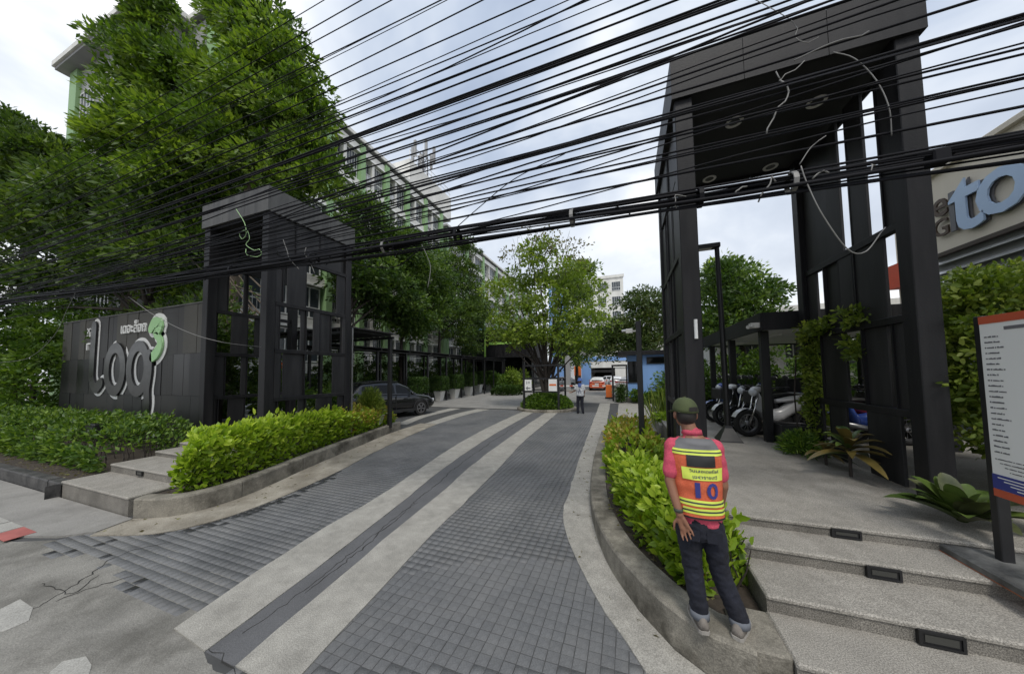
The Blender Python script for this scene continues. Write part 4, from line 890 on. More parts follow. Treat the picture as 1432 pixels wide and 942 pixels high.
for lab, tr, bl, nc, f in (
  ('dark feathery tree overhanging the walkway roof near the parked car', [(-15.0,13.2,0),(-14.9,13.2,3.5),(-14.8,13.3,6)], [BX(505,305,-15,(1.4,1.5,1.0)),BX(540,350,-14.8,(2.0,1.8,1.4)),BX(510,390,-14.6,(1.9,1.8,1.6)),BX(570,370,-14.6,(1.8,1.8,1.5)),BX(548,425,-14.3,(2.0,1.8,1.4)),BX(482,335,-15,1.1)], 300, 'f_mid'),
  ('dark feathery tree behind the walkway and its clipped pot shrubs', [(-15.6,18.6,0),(-15.6,18.6,4),(-15.4,18.7,6.5)], [BX(590,390,-15.4,(2.2,2.2,1.8)),BX(605,430,-15.0,(2.0,2.2,1.7)),BX(575,450,-15,(1.8,2,1.5)),BX(612,375,-15.6,1.1)], 230, 'f_mid'),
  ('tall narrow dark tree in front of the far apartment block', [(-16.2,24.5,0),(-16.2,24.5,4),(-16.1,24.5,9)], [BX(643,365,-16.4,(1.7,2,2.2)),BX(650,410,-16.2,(2.0,2.2,2.2)),BX(640,450,-15.9,(2.2,2.2,2)),BX(668,440,-15.8,(1.6,2,1.8))], 240, 'f_tree2'),
  ('low dark tree beside the black pavilion', [(-16.6,31,0),(-16.6,31,3),(-16.5,31,6)], [BX(664,462,-16.2,(1.2,1.3,1.0)),BX(655,485,-15.8,(1.1,1.3,.9)),BX(672,438,-16.5,(1.0,1.2,1.2))], 60, 'f_tree2')):
    tree('tree', lab, tr, bl, K[f], K['barkd'], nc, 80, .27, .42, .17)
# understory behind the walkway, one shrub each
for k, (x, y, h) in enumerate(((-16.2,10.6,2.4),(-16.4,13.6,3.1),(-16.2,15.6,3.0),(-16.4,17.6,3.2),(-16.4,20,3.2),(-16.4,22.6,3.0),(-16.4,25,3.2),(-16.4,27.4,3.1),(-16.4,30,3.0),(-12.2,10.2,1.3))):
    bush('shrub', 'leafy shrub growing behind the walkway posts', 'shrub', crown([((x,y,h*.52),(1.0,1.3,h*.52))], 75, 45, .17, .2, name='foliage'), K['f_mid'], (x,y,0), 'shrubs behind the walkway',
         MB().tube([(x,y,0),(x+.1,y,h*.6)], .04, 6))

# ------------------------------------------------------------------ island with multi-stemmed tree
ic = Vector((-4.25, 17.1, 0))
ik = structure(thing('island_kerb', None, None, tuple(ic)))
for k in range(14):
    a0, a1 = 2*math.pi*k/14, 2*math.pi*(k+1)/14-.012; rings = []
    for j in range(5):
        a = a0+(a1-a0)*j/4; c, s = math.cos(a), math.sin(a); q = lambda r, z: (ic.x+r*c*1.06, ic.y+r*s, z)
        rings.append([q(1.58,-.01),q(1.58,.11),q(1.55,.14),q(1.36,.14),q(1.36,-.01)])
    obj('kerb_stone', MB().loft(rings), K['kerb'], ik)
structure(obj('planting_bed', MB().lathe([(1.35,-.01),(1.35,.10),(.01,.12)], tuple(ic), 28), K['soil']))
u = norm(rng.normal(size=(9000,3))); u[:,2] = np.abs(u[:,2]); rr_ = (.72+.3*rng.random(9000))[:,None]
Pn = u*rr_*np.array([1.42,1.32,.78])+np.array([ic.x,ic.y,.14]); Dn = u+rng.normal(size=u.shape)*.6
bush('island_hedge', 'rounded dark green hedge ringing the tree in the traffic island', 'hedge', leaf_mesh('foliage', Pn, Dn, .10+.06*rng.random(9000), .45, 2), K['f_hedge'], tuple(ic), stems=MB().tube([(ic.x,ic.y,.1),(ic.x+.3,ic.y-.2,.5)], .03, 5))
st = lambda *L: [tuple(at(x, y, Y)) for x, y, Y in L]
tb0 = (ic.x, ic.y+.15, .1)
it = tree('island_tree', 'sparse yellow green tree with many slender stems in the traffic island', [tb0,(ic.x-.05,ic.y+.15,1.0),(ic.x+.05,ic.y+.2,2.1)],
     [B(758,372,17.4,(1.7,1.5,1.3)),B(715,415,17.3,(1.6,1.5,1.3)),B(805,405,17.5,(1.5,1.5,1.4)),B(760,425,17,(1.8,1.5,1.3)),B(702,462,17.2,(1.1,1.2,1.0)),B(820,455,17.4,(1.2,1.2,1.1)),B(770,465,16.8,(1.7,1.4,1.0)),B(730,470,17,1.2),B(798,480,17.2,1.1)],
     K['f_isl'], K['barkd'], 330, 44, .20, .30, .16, nlimb=26, inner=.35, wr=.5,
     stems=[[tb0]+st((752,505,17.3),(742,470,17.2),(728,430,17.2)), [tb0]+st((762,500,17.1),(760,450,17),(756,390,17.2)), [tb0]+st((770,500,17.2),(782,450,17.3),(790,400,17.4)), [tb0]+st((778,505,17.3),(800,465,17.4),(815,430,17.5)), [tb0]+st((748,508,17.0),(720,490,17),(705,470,17))])
me = crown([B(752,345,17.4,(1.5,1.2,.7)),B(722,362,17.3,(.8,.9,.6)),B(790,352,17.4,(1.0,.9,.5)),B(800,372,17.4,(.7,.8,.6))], 60, 16, .17, .25, wr=.5); me.transform(Matrix.Translation(-Vector(tb0))); link('dry_top', me, K['f_isltop'], it)
tw = MB()
for k in range(26):
    p = at(random.uniform(715,815), random.uniform(375,400), 17.3); e = at(pix(p)[0]+random.uniform(-22,22), random.uniform(322,352), 17.3); tw.tube([p, p.lerp(e,.5)+Vector((random.uniform(-.1,.1),0,.05)), e], [.02,.014,.006], 4)
obj('twigs', tw, K['barkd'], it)
fg = thing('sign_stand', 'black open post frame with hanging signs around the island tree', 'sign stand', (ic.x, ic.y, .12))
for x in (-5.25,-3.35):
    for y in (16.1, 18.0): obj('post', MB().box(x-.05,x+.05,y-.05,y+.05,.1,2.5), K['blackm'], fg)
for z in (1.05, 1.75, 2.46):
    for y in (16.1,18.0): obj('rail', MB().box(-5.195,-3.405,y-.03,y+.03,z-.035,z+.035), K['blackm'], fg)
    for x in (-5.25,-3.35): obj('rail', MB().box(x-.03,x+.03,16.155,17.945,z-.035,z+.035), K['blackm'], fg)
s1 = obj('sign_plate', MB().box(-5.18,-4.80,16.03,16.05,1.12,1.70), K['white'], fg)
obj('arrow', MB().add([(-4.86,16.027,1.27),(-5.02,16.027,1.27),(-5.02,16.027,1.36),(-5.13,16.027,1.24),(-5.02,16.027,1.12),(-5.02,16.027,1.21),(-4.86,16.027,1.21)],[(0,1,2,3,4,5,6)]), K['ink'], s1)
th = text_mb('P1', .2, 0, 1, .01); obj('lettering', MB().add([(-4.99+v[0],16.026,1.53+v[1]) for v in th.v], th.f), K['ink'], s1) if False else obj('pictogram', MB().box(-5.08,-5.04,16.024,16.028,1.46,1.62).box(-4.99,-4.89,16.024,16.028,1.5,1.53).box(-4.99,-4.89,16.024,16.028,1.57,1.6), K['ink'], s1)
s2 = obj('sign_plate', MB().box(-3.86,-3.42,16.03,16.05,1.10,1.72), K['white'], fg); obj('stripe', MB().box(-3.82,-3.46,16.024,16.028,1.38,1.47), K['orange'], s2)

# ------------------------------------------------------------------ trees on the right and far off
tree('tree', 'reddish green layered tree beyond the guard booth', [(1.0,28.5,0),(1.0,28.5,3),(.7,28.4,6)],
     [B(888,428,28,(1.5,1.6,1.1)),B(908,430,28,(1.5,1.6,1.2)),B(862,462,27.6,(1.7,1.6,1.0)),B(895,465,27.6,(2.4,2,1.5)),B(920,450,28,(1.6,1.8,1.4)),B(868,488,27.4,(2.2,1.8,1.2)),B(910,485,27,(1.8,1.8,1.2)),B(848,478,28,(1.2,1.4,.9))], K['f_brn'], K['barkd'], 330, 55, .26, .42, .2, inner=.3)
tree('tree', 'dark conifer like tree beside the parking block entrance', [tuple(G(815,520)*1.0) if False else (-5.6,38,0),(-5.6,38,4),(-5.5,38,7)],
     [B(812,490,37,(2.6,2,1.3)),B(800,505,36,(1.8,1.6,.9)),B(825,478,38,(2.0,2,1.3)),B(785,480,36,(2,2,1.5))], K['f_tree2'], K['barkd'], 130, 50, .32, .5, .2)
tree('tree', 'dark crowned tree in front of the concrete tower', [(-7,50,0),(-7,50,8),(-6.8,50,12)], [B(812,378,50,(1.7,2,.9)),B(796,396,50,(2.0,2,1.2)),B(806,412,50,(2.2,2.2,1.2))], K['f_tree2'], K['barkd'], 120, 45, .5, .7, .25)
tree('tree', 'round topped green tree behind the motorcycle shed', [(4.4,14.6,.5),(4.4,14.6,2.5),(4.3,14.6,4)],
     [B(1010,400,14.4,(.9,.9,.7)),B(1045,425,14.2,(1.1,1,.7)),B(1062,412,14.4,(.7,.8,.5)),B(1005,435,14.2,(1.0,.9,.7)),B(1030,450,13.8,(1.1,1,.7)),B(990,465,13.8,(.8,.8,.8)),B(1020,378,14.6,(.6,.6,.35)),B(995,395,14.8,(.6,.6,.5))], K['f_mid'], K['barkd'], 250, 50, .17, .24, .13)
tree('tree', 'pale green tree top rising behind the lamp post', [(5.2,20,.3),(5.2,20,4),(5.0,20,6)], [B(1015,385,20,(1.4,1.3,.7)),B(1030,400,20,(1.2,1.2,.7)),B(985,410,20,(1.1,1.2,.8))], K['f_isl'], K['barkd'], 60, 45, .22, .32, .13)
for k, (x, y, h, r) in enumerate(((3.6,13.2,2.0,.8),(4.8,13.4,2.4,.9),(2.5,13.5,1.7,.75),(6.2,13,2.2,.9),(7.0,11,2.4,.9),(1.6,12.6,1.4,.5))):
    bush('shrub', 'dense green shrub filling the space behind the motorcycle shed', 'shrub', crown([((x,y,.6+h*.5),(r,r,h*.5))], 70, 45, .13, .15, name='foliage'), K['f_hedge'], (x,y,.6), 'shrubs behind the shed', MB().tube([(x,y,.6),(x,y,h*.7)], .03, 6))

# ------------------------------------------------------------------ hedges
def hedge_points(n, path, o0, o1, zb, ztf, lump=.05, seed=3):
    """points near the outer surface of a hedge between two offsets of a path"""
    rd = np.random.default_rng(seed); A = np.array([[p.x,p.y] for p in offset(path,o0)]); Bq = np.array([[p.x,p.y] for p in offset(path,o1)])
    s = rd.random(n)*(len(path)-1); i = np.minimum(s.astype(int), len(path)-2); f = (s-i)[:,None]
    a = A[i]*(1-f)+A[i+1]*f; b = Bq[i]*(1-f)+Bq[i+1]*f
    k = rd.random(n); u = rd.random(n); v = rd.random(n); top = k < .42; near = (k >= .42)&(k < .8)
    jit = np.abs(rd.normal(size=n))*.07
    w = np.linalg.norm(b-a, axis=1)
    u = np.where(top, u, np.where(near, jit/w, 1-jit/w)); v = np.where(top, 1-jit/.7*.6, v**.8)
    rounding = 1-.22*np.abs(2*u-1)**3
    xy = a*(1-u[:,None])+b*u[:,None]
    zt = np.array([ztf(y) for y in xy[:,1]]); lm = lump*(np.sin(xy[:,0]*9+xy[:,1]*5)+np.sin(xy[:,1]*11-xy[:,0]*4))
    # narrower at the foot, and rounded ends
    z = zb+(zt-zb+lm)*v*rounding
    d = (b-a)/np.maximum(w,1e-6)[:,None]; xy = xy+d*((.5-u)*w*.25*(1-v))[:,None]
    endf = np.minimum(s, len(path)-1-s)/(len(path)-1); z = zb+(z-zb)*np.minimum(1, .45+endf*11)
    O = np.stack([-d[:,0]*(1-2*u)*1.3, -d[:,1]*(1-2*u)*1.3, .2+.9*v], 1); O = norm(O)
    sprig = top&(rd.random(n) < .16); z = z+np.where(sprig, np.abs(rd.normal(size=n))*.07, 0)+lump*1.4*np.sin(xy[:,0]*3.1+2*xy[:,1])*v
    return np.stack([xy[:,0],xy[:,1],z],1)+rd.normal(size=(n,3))*.03, O
def stems_along(path, o0, o1, zb, h, n):
    mb = MB(); A = offset(path,o0); Bq = offset(path,o1)
    for k in range(n):
        i = random.randrange(len(path)); p = A[i].lerp(Bq[i], random.random()); q = Vector((p.x,p.y,zb)); e = q+Vector((random.uniform(-.12,.12), random.uniform(-.12,.12), h*random.uniform(.6,.95))); mb.tube([q, q.lerp(e,.5)+Vector((random.uniform(-.03,.03),0,0)), e], [.009,.007,.004], 4)
    return mb
def ixora(label, path, o0, o1, zb, ztf, n, L, nfl, seed, yel=None, group=None, stn=120):
    P, O = hedge_points(n, path, o0, o1, zb, ztf, seed=seed); D = O*.75+rng.normal(size=P.shape)*.6; D[:,2] += .25
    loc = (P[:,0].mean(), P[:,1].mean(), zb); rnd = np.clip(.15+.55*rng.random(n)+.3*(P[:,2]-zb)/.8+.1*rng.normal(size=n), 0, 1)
    m = np.ones(n, bool) if yel is None else ~((P[:,1] > yel+.5*rng.normal(size=n))&(rng.random(n) < .75)&(O[:,2] > .45))
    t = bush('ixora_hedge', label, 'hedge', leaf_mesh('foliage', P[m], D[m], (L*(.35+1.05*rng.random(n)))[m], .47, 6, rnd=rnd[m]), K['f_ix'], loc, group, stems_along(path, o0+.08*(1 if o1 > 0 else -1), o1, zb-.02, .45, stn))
    if yel is not None:
        me = leaf_mesh('blossom', P[~m]+np.array([0,0,.02]), D[~m], L*.8*(.6+.6*rng.random((~m).sum())), .5, 2); me.transform(Matrix.Translation(-Vector(loc))); link('blossom', me, K['f_ixy'], t)
    dd_ = rng.choice(n, n//35); me = leaf_mesh('dead', P[dd_], D[dd_]+.4*rng.normal(size=(len(dd_),3)), L*(.4+.6*rng.random(len(dd_))), .4, 6); me.transform(Matrix.Translation(-Vector(loc))); link('dead_leaves', me, K['f_isltop'], t)['kind'] = 'stuff'
    idx = rng.choice(np.where(O[:,2] > .3)[0], nfl)
    for i in idx:                                     # red flower heads: little domes of four-petalled florets
        k = 26; u = norm(rng.normal(size=(k,3))); u[:,2] = np.abs(u[:,2]); c = P[i]+O[i]*.03
        me = leaf_mesh('flower', c+u*np.array([.035,.035,.02]), u+rng.normal(size=u.shape)*.5, np.full(k,.022), .8, 2); me.transform(Matrix.Translation(-Vector(loc))); link('flower_head', me, K['f_fl'], t)
    return t
lpath = lk[3:]; rpath = rk
ixora('long lime green hedge with red blooms and a yellow far end on the kerbed bed', lpath, .22, .82, .26, lambda y: 1.2-.055*(y-3), 15000, .115, 16, 5, yel=7.0, stn=220)
rp1 = [p for p in rk if 2.66 < p.y < 5.0]; rp2 = [p for p in rk if 5.7 < p.y < 10.0]
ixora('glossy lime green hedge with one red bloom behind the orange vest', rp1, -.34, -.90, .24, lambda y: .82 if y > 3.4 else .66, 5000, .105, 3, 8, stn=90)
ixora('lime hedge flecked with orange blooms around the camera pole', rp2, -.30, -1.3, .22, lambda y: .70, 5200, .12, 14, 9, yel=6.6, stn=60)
hp = [Vector((x,2.72,0)) for x in np.arange(-9.62,-22,-.25)]
P, O = hedge_points(16000, hp, -.05, -1.75, .24, lambda y: .98+.12*math.sin(y*2), .06, 12)
bush('low_hedge', 'low dark green clipped hedge in front of the sign wall', 'hedge', leaf_mesh('foliage', P, O*.8+rng.normal(size=P.shape)*.6, .10*(.6+.7*rng.random(len(P))), .5, 2), K['f_hedge'], (-15,3.6,.24), stems=stems_along(hp,-.2,-1.6,.23,.6,160))
bush('leafy_bank', 'tall dark leafy bank closing the far end of the sign wall', 'hedge', crown([((-19.3,5.7,3.5),(1.2,.8,1.5)),((-21,5.2,4.0),(1.6,1,1.2)),((-20.6,4.6,2.2),(1.7,1.3,2.2)),((-19.6,5.2,3.0),(1.2,.9,1.2)),((-22.5,4.4,2.3),(1.9,1.4,2.2)),((-24.8,4.2,2.4),(2,1.5,2.3)),((-19.5,4.4,1.4),(.8,.9,1.2)),((-27.5,4.0,2.5),(2.2,1.6,2.3))], 330, 80, .17, .26, name='foliage', inner=.6), K['f_hedge'], (-22,4.4,.24), stems=MB().tube([(-22,4.6,.2),(-22,4.6,2)], .08, 6).tube([(-20.4,4.6,.2),(-20.4,4.6,2)], .08, 6))
for k, x in enumerate((-18.2,-16.6,-15.0,-13.4,-11.8)):
    bush('wall_shrub', 'dark leafy shrub rising just above the sign wall coping', 'shrub', crown([((x,5.9,3.5),(1.05,.7,1.25)),((x+.5,6.1,2.2),(.9,.6,1.5))], 60, 50, .17, .22, name='foliage'), K['f_tree2'], (x,5.9,.6), 'shrubs behind the sign wall', MB().tube([(x,5.9,.6),(x,5.9,3.2)], .05, 6))
# fallen brown leaves on the beds
lv = []; 
for k in range(380):
    p = random.choice(offset(lk, random.uniform(.2,1.0))) if k % 2 else Vector((random.uniform(-16,-9.6), random.uniform(2.62,2.9)))
    lv.append((p.x, p.y, .266 if k % 2 else .246))
for k in range(260): p = random.choice(offset(rp1, -random.uniform(.24,.9))); lv.append((p.x, p.y, .31 if False else .24))
for k in range(60): p = random.choice(offset(rk, random.uniform(.02,.35))); lv.append((p.x, p.y, .019))
for k in range(90): p = random.choice(offset(lk, -random.uniform(.02,.5))); lv.append((p.x, p.y, .019))
lv = np.array(lv); dd = rng.normal(size=lv.shape); dd[:,2] *= .15
o = link('fallen_leaves', leaf_mesh('litter', lv, dd, .03+.04*rng.random(len(lv)), .5, 2), K['f_isltop']); o['kind'] = 'stuff'; o['label'] = 'dry brown fallen leaves scattered on the planting soil'; o['category'] = 'leaves'

# ------------------------------------------------------------------ clipped shrubs in white pots
pot_me = mk(MB().loft([[(s*a,s2*a,z) for s,s2 in ((-1,-1),(1,-1),(1,1),(-1,1))] for a,z in ((.24,0),(.36,.70),(.39,.70),(.39,.76),(.33,.76),(.32,.68))])); fixn(pot_me); pot_me.materials.append(K['dirtywhite'])
n = 3600; f = rng.integers(0,5,n); a = rng.random((n,3))*2-1
a[f==0,0] = 1; a[f==1,0] = -1; a[f==2,1] = 1; a[f==3,1] = -1; a[f==4,2] = 1
a = np.sign(a)*np.abs(a)**.9*(1-.1*rng.random((n,1))); O = np.zeros_like(a); O[np.arange(n), np.minimum(f//2,2)] = np.where(f==4, 1, np.where(f%2==0,1,-1))
clip_me = leaf_mesh('clip', a*np.array([.62,.62,.52])+np.array([0,0,1.38]), O+rng.normal(size=a.shape)*.5, .10+.06*rng.random(n), .5, 2); clip_me.materials.append(K['f_box'])
stem_me = mk(MB().tube([(0,0,.6),(0.02,0,1.4)], .035, 6)); stem_me.materials.append(K['barkd'])
soil_me = mk(MB().box(-.31,.31,-.31,.31,.66,.70)); soil_me.materials.append(K['soil'])
for k, (px, py, s) in enumerate(((614.5,560,1.0),(635.5,556.5,1.06),(655.5,552.6,1.12),(669,548.5,1.2),(684,545,1.25),(583,566.5,1.0))):
    p = G(px, py); p.z = .004
    t = thing('clipped_shrub', 'box clipped green shrub in a tapered white pot beside the walkway', 'potted shrub', p, random.uniform(-.1,.1), 'clipped pot shrubs', local=True); t.scale = (s*.86,s*.86,s*.95)
    for nm, me in (('pot',pot_me),('foliage',clip_me),('stem',stem_me),('soil',soil_me)): o = bpy.data.objects.new(nm, me); col.objects.link(o); o.parent = t
hp2 = [G(686,552.5), G(700,553.2), G(715,553.2), G(733,552)]; hp2 = smooth_path([Vector((p.x,p.y,0)) for p in hp2], .2)
P, O = hedge_points(3500, hp2, .1, 1.2, 0, lambda y: .75, .01, 21)
bush('low_hedge', 'short clipped hedge at the foot of the black pavilion', 'hedge', leaf_mesh('foliage', P, O+rng.normal(size=P.shape)*.5, .15+.08*rng.random(len(P)), .5, 2), K['f_box'], tuple(hp2[len(hp2)//2]), stems=stems_along(hp2,.2,1.0,0,.5,20))
for k, (px, py, h, r) in enumerate(((712,548,2.2,.6),(727,545,2.0,.8),(702,548,1.8,.9),(690,546,1.6,.9))):
    p = G(px, py); bush('garden_shrub', ['tall yellow green palm like shrub by the black pavilion','loose green shrub by the white pavilion wall','low leafy shrub behind the short clipped hedge','leafy shrub near the last clipped pot shrub'][k], 'shrub', crown([((p.x,p.y+1,h*.6),(r,r,h*.42))], 40, 36, .26, .26, name='foliage'), K['f_isl'] if k < 2 else K['f_hedge'], (p.x,p.y+1,0), stems=MB().tube([(p.x,p.y+1,0),(p.x,p.y+1,h*.7)], .05, 6))
# shrubs at booth
for k, (x, y, h) in enumerate(((-.35,22.0,1.0),(.55,21.8,.8),(1.3,21.9,.6),(2.0,21.6,.7))):
    bush('booth_shrub', ['square clipped bush at the gate frame','spiky shrub below the booth window','small flowering shrub against the blue wall','reddish shrub at the end of the blue wall'][k], 'shrub', crown([((x,y,h*.55),(.32,.3,h*.5))], 30, 34, .14, .12, name='foliage'), K['f_box'] if k == 0 else K['f_hedge'] if k < 3 else K['f_brn'], (x,y,.0), stems=MB().tube([(x,y,0),(x,y,h*.5)], .03, 5))
# planter boxes and grass plants beside the right pylon
pb = thing('planter_box', 'grey planter box with low plants by the tall pylon', 'planter', (1.15, 10.3, .0))
obj('box', MB().bbox(.85,1.45,9.9,10.9,.0,.55,.02), K['conc'], pb); me = crown([((1.15,10.4,.62),(.28,.45,.14))], 30, 26, .12, .08, name='foliage'); me.transform(Matrix.Translation(-base_of(pb))); link('foliage', me, K['f_ix'], pb)
gp_ = thing('tall_grass_plant', 'tall reddish green grass plant by the tall pylon', 'plant', (1.45, 12.3, .0))
n = 500; Pg = np.stack([1.45+.25*rng.normal(size=n), 12.3+.35*rng.normal(size=n), np.full(n,.05)],1); Dg = np.stack([.22*rng.normal(size=n), .22*rng.normal(size=n), np.ones(n)],1)
me = leaf_mesh('blades', Pg, Dg, .9+.8*rng.random(n), .03, 6); me.transform(Matrix.Translation(-base_of(gp_))); link('blades', me, K['f_ivy'], gp_)['kind'] = 'stuff'
me = leaf_mesh('plumes', Pg[:160]+Dg[:160]*.6, Dg[:160]+.3*rng.normal(size=(160,3)), .4+.3*rng.random(160), .07, 2); me.transform(Matrix.Translation(-base_of(gp_))); link('plumes', me, K['f_brn'], gp_)['kind'] = 'stuff'

# ------------------------------------------------------------------ fern in a pot by the car
fp = at(518,582,8.6); ft = thing('potted_fern', 'feathery green fern with red tips in a pale bowl beside the car', 'potted plant', (fp.x, 8.6, .26))
obj('pot', MB().lathe([(.22,.26),(.38,.30),(.46,.62),(.50,.66),(.44,.66),(.40,.55)], (fp.x,8.6,0), 20), K['dirtywhite'], ft, smooth=True, sharp=40)
n = 5200; u = norm(rng.normal(size=(n,3))); u[:,2] = np.abs(u[:,2])
me = leaf_mesh('fronds', u*np.array([.42,.42,.95])*(rng.random((n,1))**.5)+np.array([fp.x,8.6,.66]), u+.5*rng.normal(size=u.shape), .10+.1*rng.random(n), .14, 2); me.transform(Matrix.Translation(-base_of(ft))); link('fronds', me, K['f_ivy'], ft)
n = 260; u = norm(rng.normal(size=(n,3))); u[:,2] = np.abs(u[:,2])*.6
me = leaf_mesh('red_tips', u*np.array([.46,.46,.5])+np.array([fp.x+.12,8.5,.68]), u+.4*rng.normal(size=u.shape), .08+.05*rng.random(n), .3, 2); me.transform(Matrix.Translation(-base_of(ft))); link('red_tips', me, K['f_brn'], ft)
hl = G(350,560,.64)
hg = bush('heliconia', 'plant with bright orange bracts seen through the pylon screen', 'plant', crown([((-11.6,7.4,1.3),(.6,.6,.7))], 30, 30, .35, .2, name='foliage', wr=.25), K['f_hedge'], (-11.6,7.4,.6), stems=MB().tube([(-11.6,7.4,.6),(-11.6,7.4,1.6)], .03, 5))
me = crown([((-11.5,7.2,2.25),(.28,.28,.4))], 14, 16, .22, .12, name='bracts', wr=.35); me.transform(Matrix.Translation(-base_of(hg))); link('bracts', me, K['f_bract'] if 'f_bract' in K else K['orange'], hg)

# ------------------------------------------------------------------ plants beside the tall pylon
ivy_b = [((4.3,5.6,2.3),(.9,.9,.85)),((5.2,5.2,2.5),(.9,.9,.8)),((3.85,5.1,2.0),(.55,.55,.8)),((4.1,4.8,1.6),(.65,.5,.6)),((4.8,4.5,1.9),(.7,.6,.9)),((5.8,5.0,2.6),(.9,.8,.8)),((4.0,5.2,2.75),(.45,.5,.35)),((5.0,5.6,3.0),(.9,.8,.45))]
bush('ivy_mound', 'tall mound of trailing yellow green foliage behind the notice board', 'shrub', crown(ivy_b, 800, 64, .072, .11, name='foliage', inner=.7, tmpl=6, wr=.5), K['f_ivy'], (4.5,5.2,.64), stems=MB().tube([(4.3,5.2,.6),(4.3,5.3,2)], .04, 6).tube([(5,5.1,.6),(5,5.1,2.2)], .04, 6).tube([(4.0,4.9,.6),(4.05,5.0,1.9)], .03, 6))
cl2 = [((3.13,7.0,.95+.42*k),(.10+.04*(k%2),.14,.26)) for k in range(5)]+[((3.1,6.6,2.75),(.1,.3,.14)),((3.1,5.9,2.80),(.08,.25,.12)),((3.16,5.9,2.35),(.08,.15,.18))]
bush('climbing_plant', 'climbing vine wound around the rear post of the tall pylon', 'climber', crown(cl2, 150, 30, .075, .06, name='foliage', inner=.3, tmpl=6, wr=.45), K['f_ivy'], (3.0,7.2,.64), stems=MB().tube([(3.0,7.35,.6),(2.95,7.3,1.6),(3.05,7.3,2.8)], .012, 5))
def rosette(name, label, loc, n, L, w, mats, lift=(.2,1.0), arch=.5, cat='plant', stem=0):
    t = thing(name, label, cat, loc); b = Vector(loc)
    if stem: obj('stem', MB().tube([b, b+Vector((0,0,stem))], .018, 6), K['barkd'], t)
    for k in range(n):
        a = 2.4*k+random.uniform(-.3,.3); el = lift[0]+(lift[1]-lift[0])*(k/n); ln = L*random.uniform(.75,1.15)
        d = Vector((math.cos(a)*math.cos(el), math.sin(a)*math.cos(el), math.sin(el))); s = Vector((-math.sin(a),math.cos(a),0)); p = b+Vector((0,0,stem*(.6+.4*k/n)+.03)); mb = MB(); rows = []
        for j in range(8):
            u = j/7; c = p+d*ln*u+Vector((0,0,-arch*ln*u*u)); ww = w*ln*math.sin(math.pi*min(.995,.08+.92*u))**.75*.5+.004; up = Vector((0,0,ww*.35))
            rows.append([c-s*ww+up, c, c+s*ww+up])
        for i in range(7): pass
        mb.loft(rows, cap=False, closed=False); obj('leaf', mb, random.choice(mats), t, smooth=True)
    return t
rosette('broadleaf_plant', 'broad leaved rosette plant with purple green leaves beside the notice board', (2.86,4.16,.64), 34, .58, .25, [K['f_bigd'],K['f_big'],K['f_big']], (.55,1.4), .36)
rosette('broadleaf_plant', 'bronze tipped broad leaved plant at the foot of the pylon screen', (2.80,5.55,.64), 22, .46, .26, [K['f_bigr'],K['f_bigr'],K['f_big']], (.0,1.2), .45, stem=.42)
rosette('broadleaf_plant', 'small green broad leaved plant near the climbing vine', (2.80,6.1,.64), 14, .34, .22, [K['f_big'],K['f_bigr']], (.1,1.2), .45, stem=.2)
rosette('broadleaf_plant', 'upright rounded leaved plant under the ivy mound', (3.35,4.05,.64), 12, .34, .5, [K['f_big']], (.3,1.2), .3, stem=.45)
n = 1500; u = norm(rng.normal(size=(n,3))); u[:,2] = np.abs(u[:,2])
bush('fern_clump', 'soft dark fern clump at the foot of the climbing vine', 'plant', leaf_mesh('f', u*np.array([.30,.35,.36])*rng.random((n,1))**.5+np.array([2.78,6.75,.66]), u+.5*rng.normal(size=u.shape), .07+.06*rng.random(n), .2, 2), K['f_hedge'], (2.78,6.75,.64), stems=MB().tube([(2.78,6.75,.64),(2.78,6.75,.8)], .02, 5))
# ================================================================== vehicles
def paint(name, c, rough=.22, coat=.6): m = mat(name, c, rough, .06, 1.5, coat=coat); return m
K['p_black'] = paint('black_car_paint', (.005,.005,.006)); K['p_white'] = paint('white_car_paint', (.72,.72,.72)); K['p_orange'] = paint('orange_car_paint', (.62,.13,.05)); K['p_silver'] = paint('silver_car_paint', (.42,.43,.45)); K['p_grey'] = paint('grey_car_paint', (.16,.17,.18))
K['tyre'] = mat('tyre_rubber', (.012,.012,.012), .8, .2, 8); K['rim'] = mat('alloy_rim', (.28,.28,.29), .35, .1, 5, metal=.8); K['redlens'] = mat('red_lens', (.35,.01,.01), .2, .1, 4, coat=.5); K['clearlens'] = mat('clear_lens', (.6,.62,.65), .15, .1, 4, coat=.5); K['plastic'] = mat('black_plastic', (.02,.02,.021), .55, .1, 6)
K['chrome'] = mat('chrome', (.6,.6,.6), .15, .05, 4, metal=1.0); K['plate'] = mat('number_plate', (.7,.7,.68), .5, .05, 4)
def lerp_tab(tab, x):
    if x <= tab[0][0]: return tab[0][1:]
    for a, b in zip(tab, tab[1:]):
        if a[0] <= x <= b[0]: t = (x-a[0])/(b[0]-a[0]); t = t*t*(3-2*t)*.5+t*.5; return tuple(p+(q-p)*t for p, q in zip(a[1:], b[1:]))
    return tab[-1][1:]
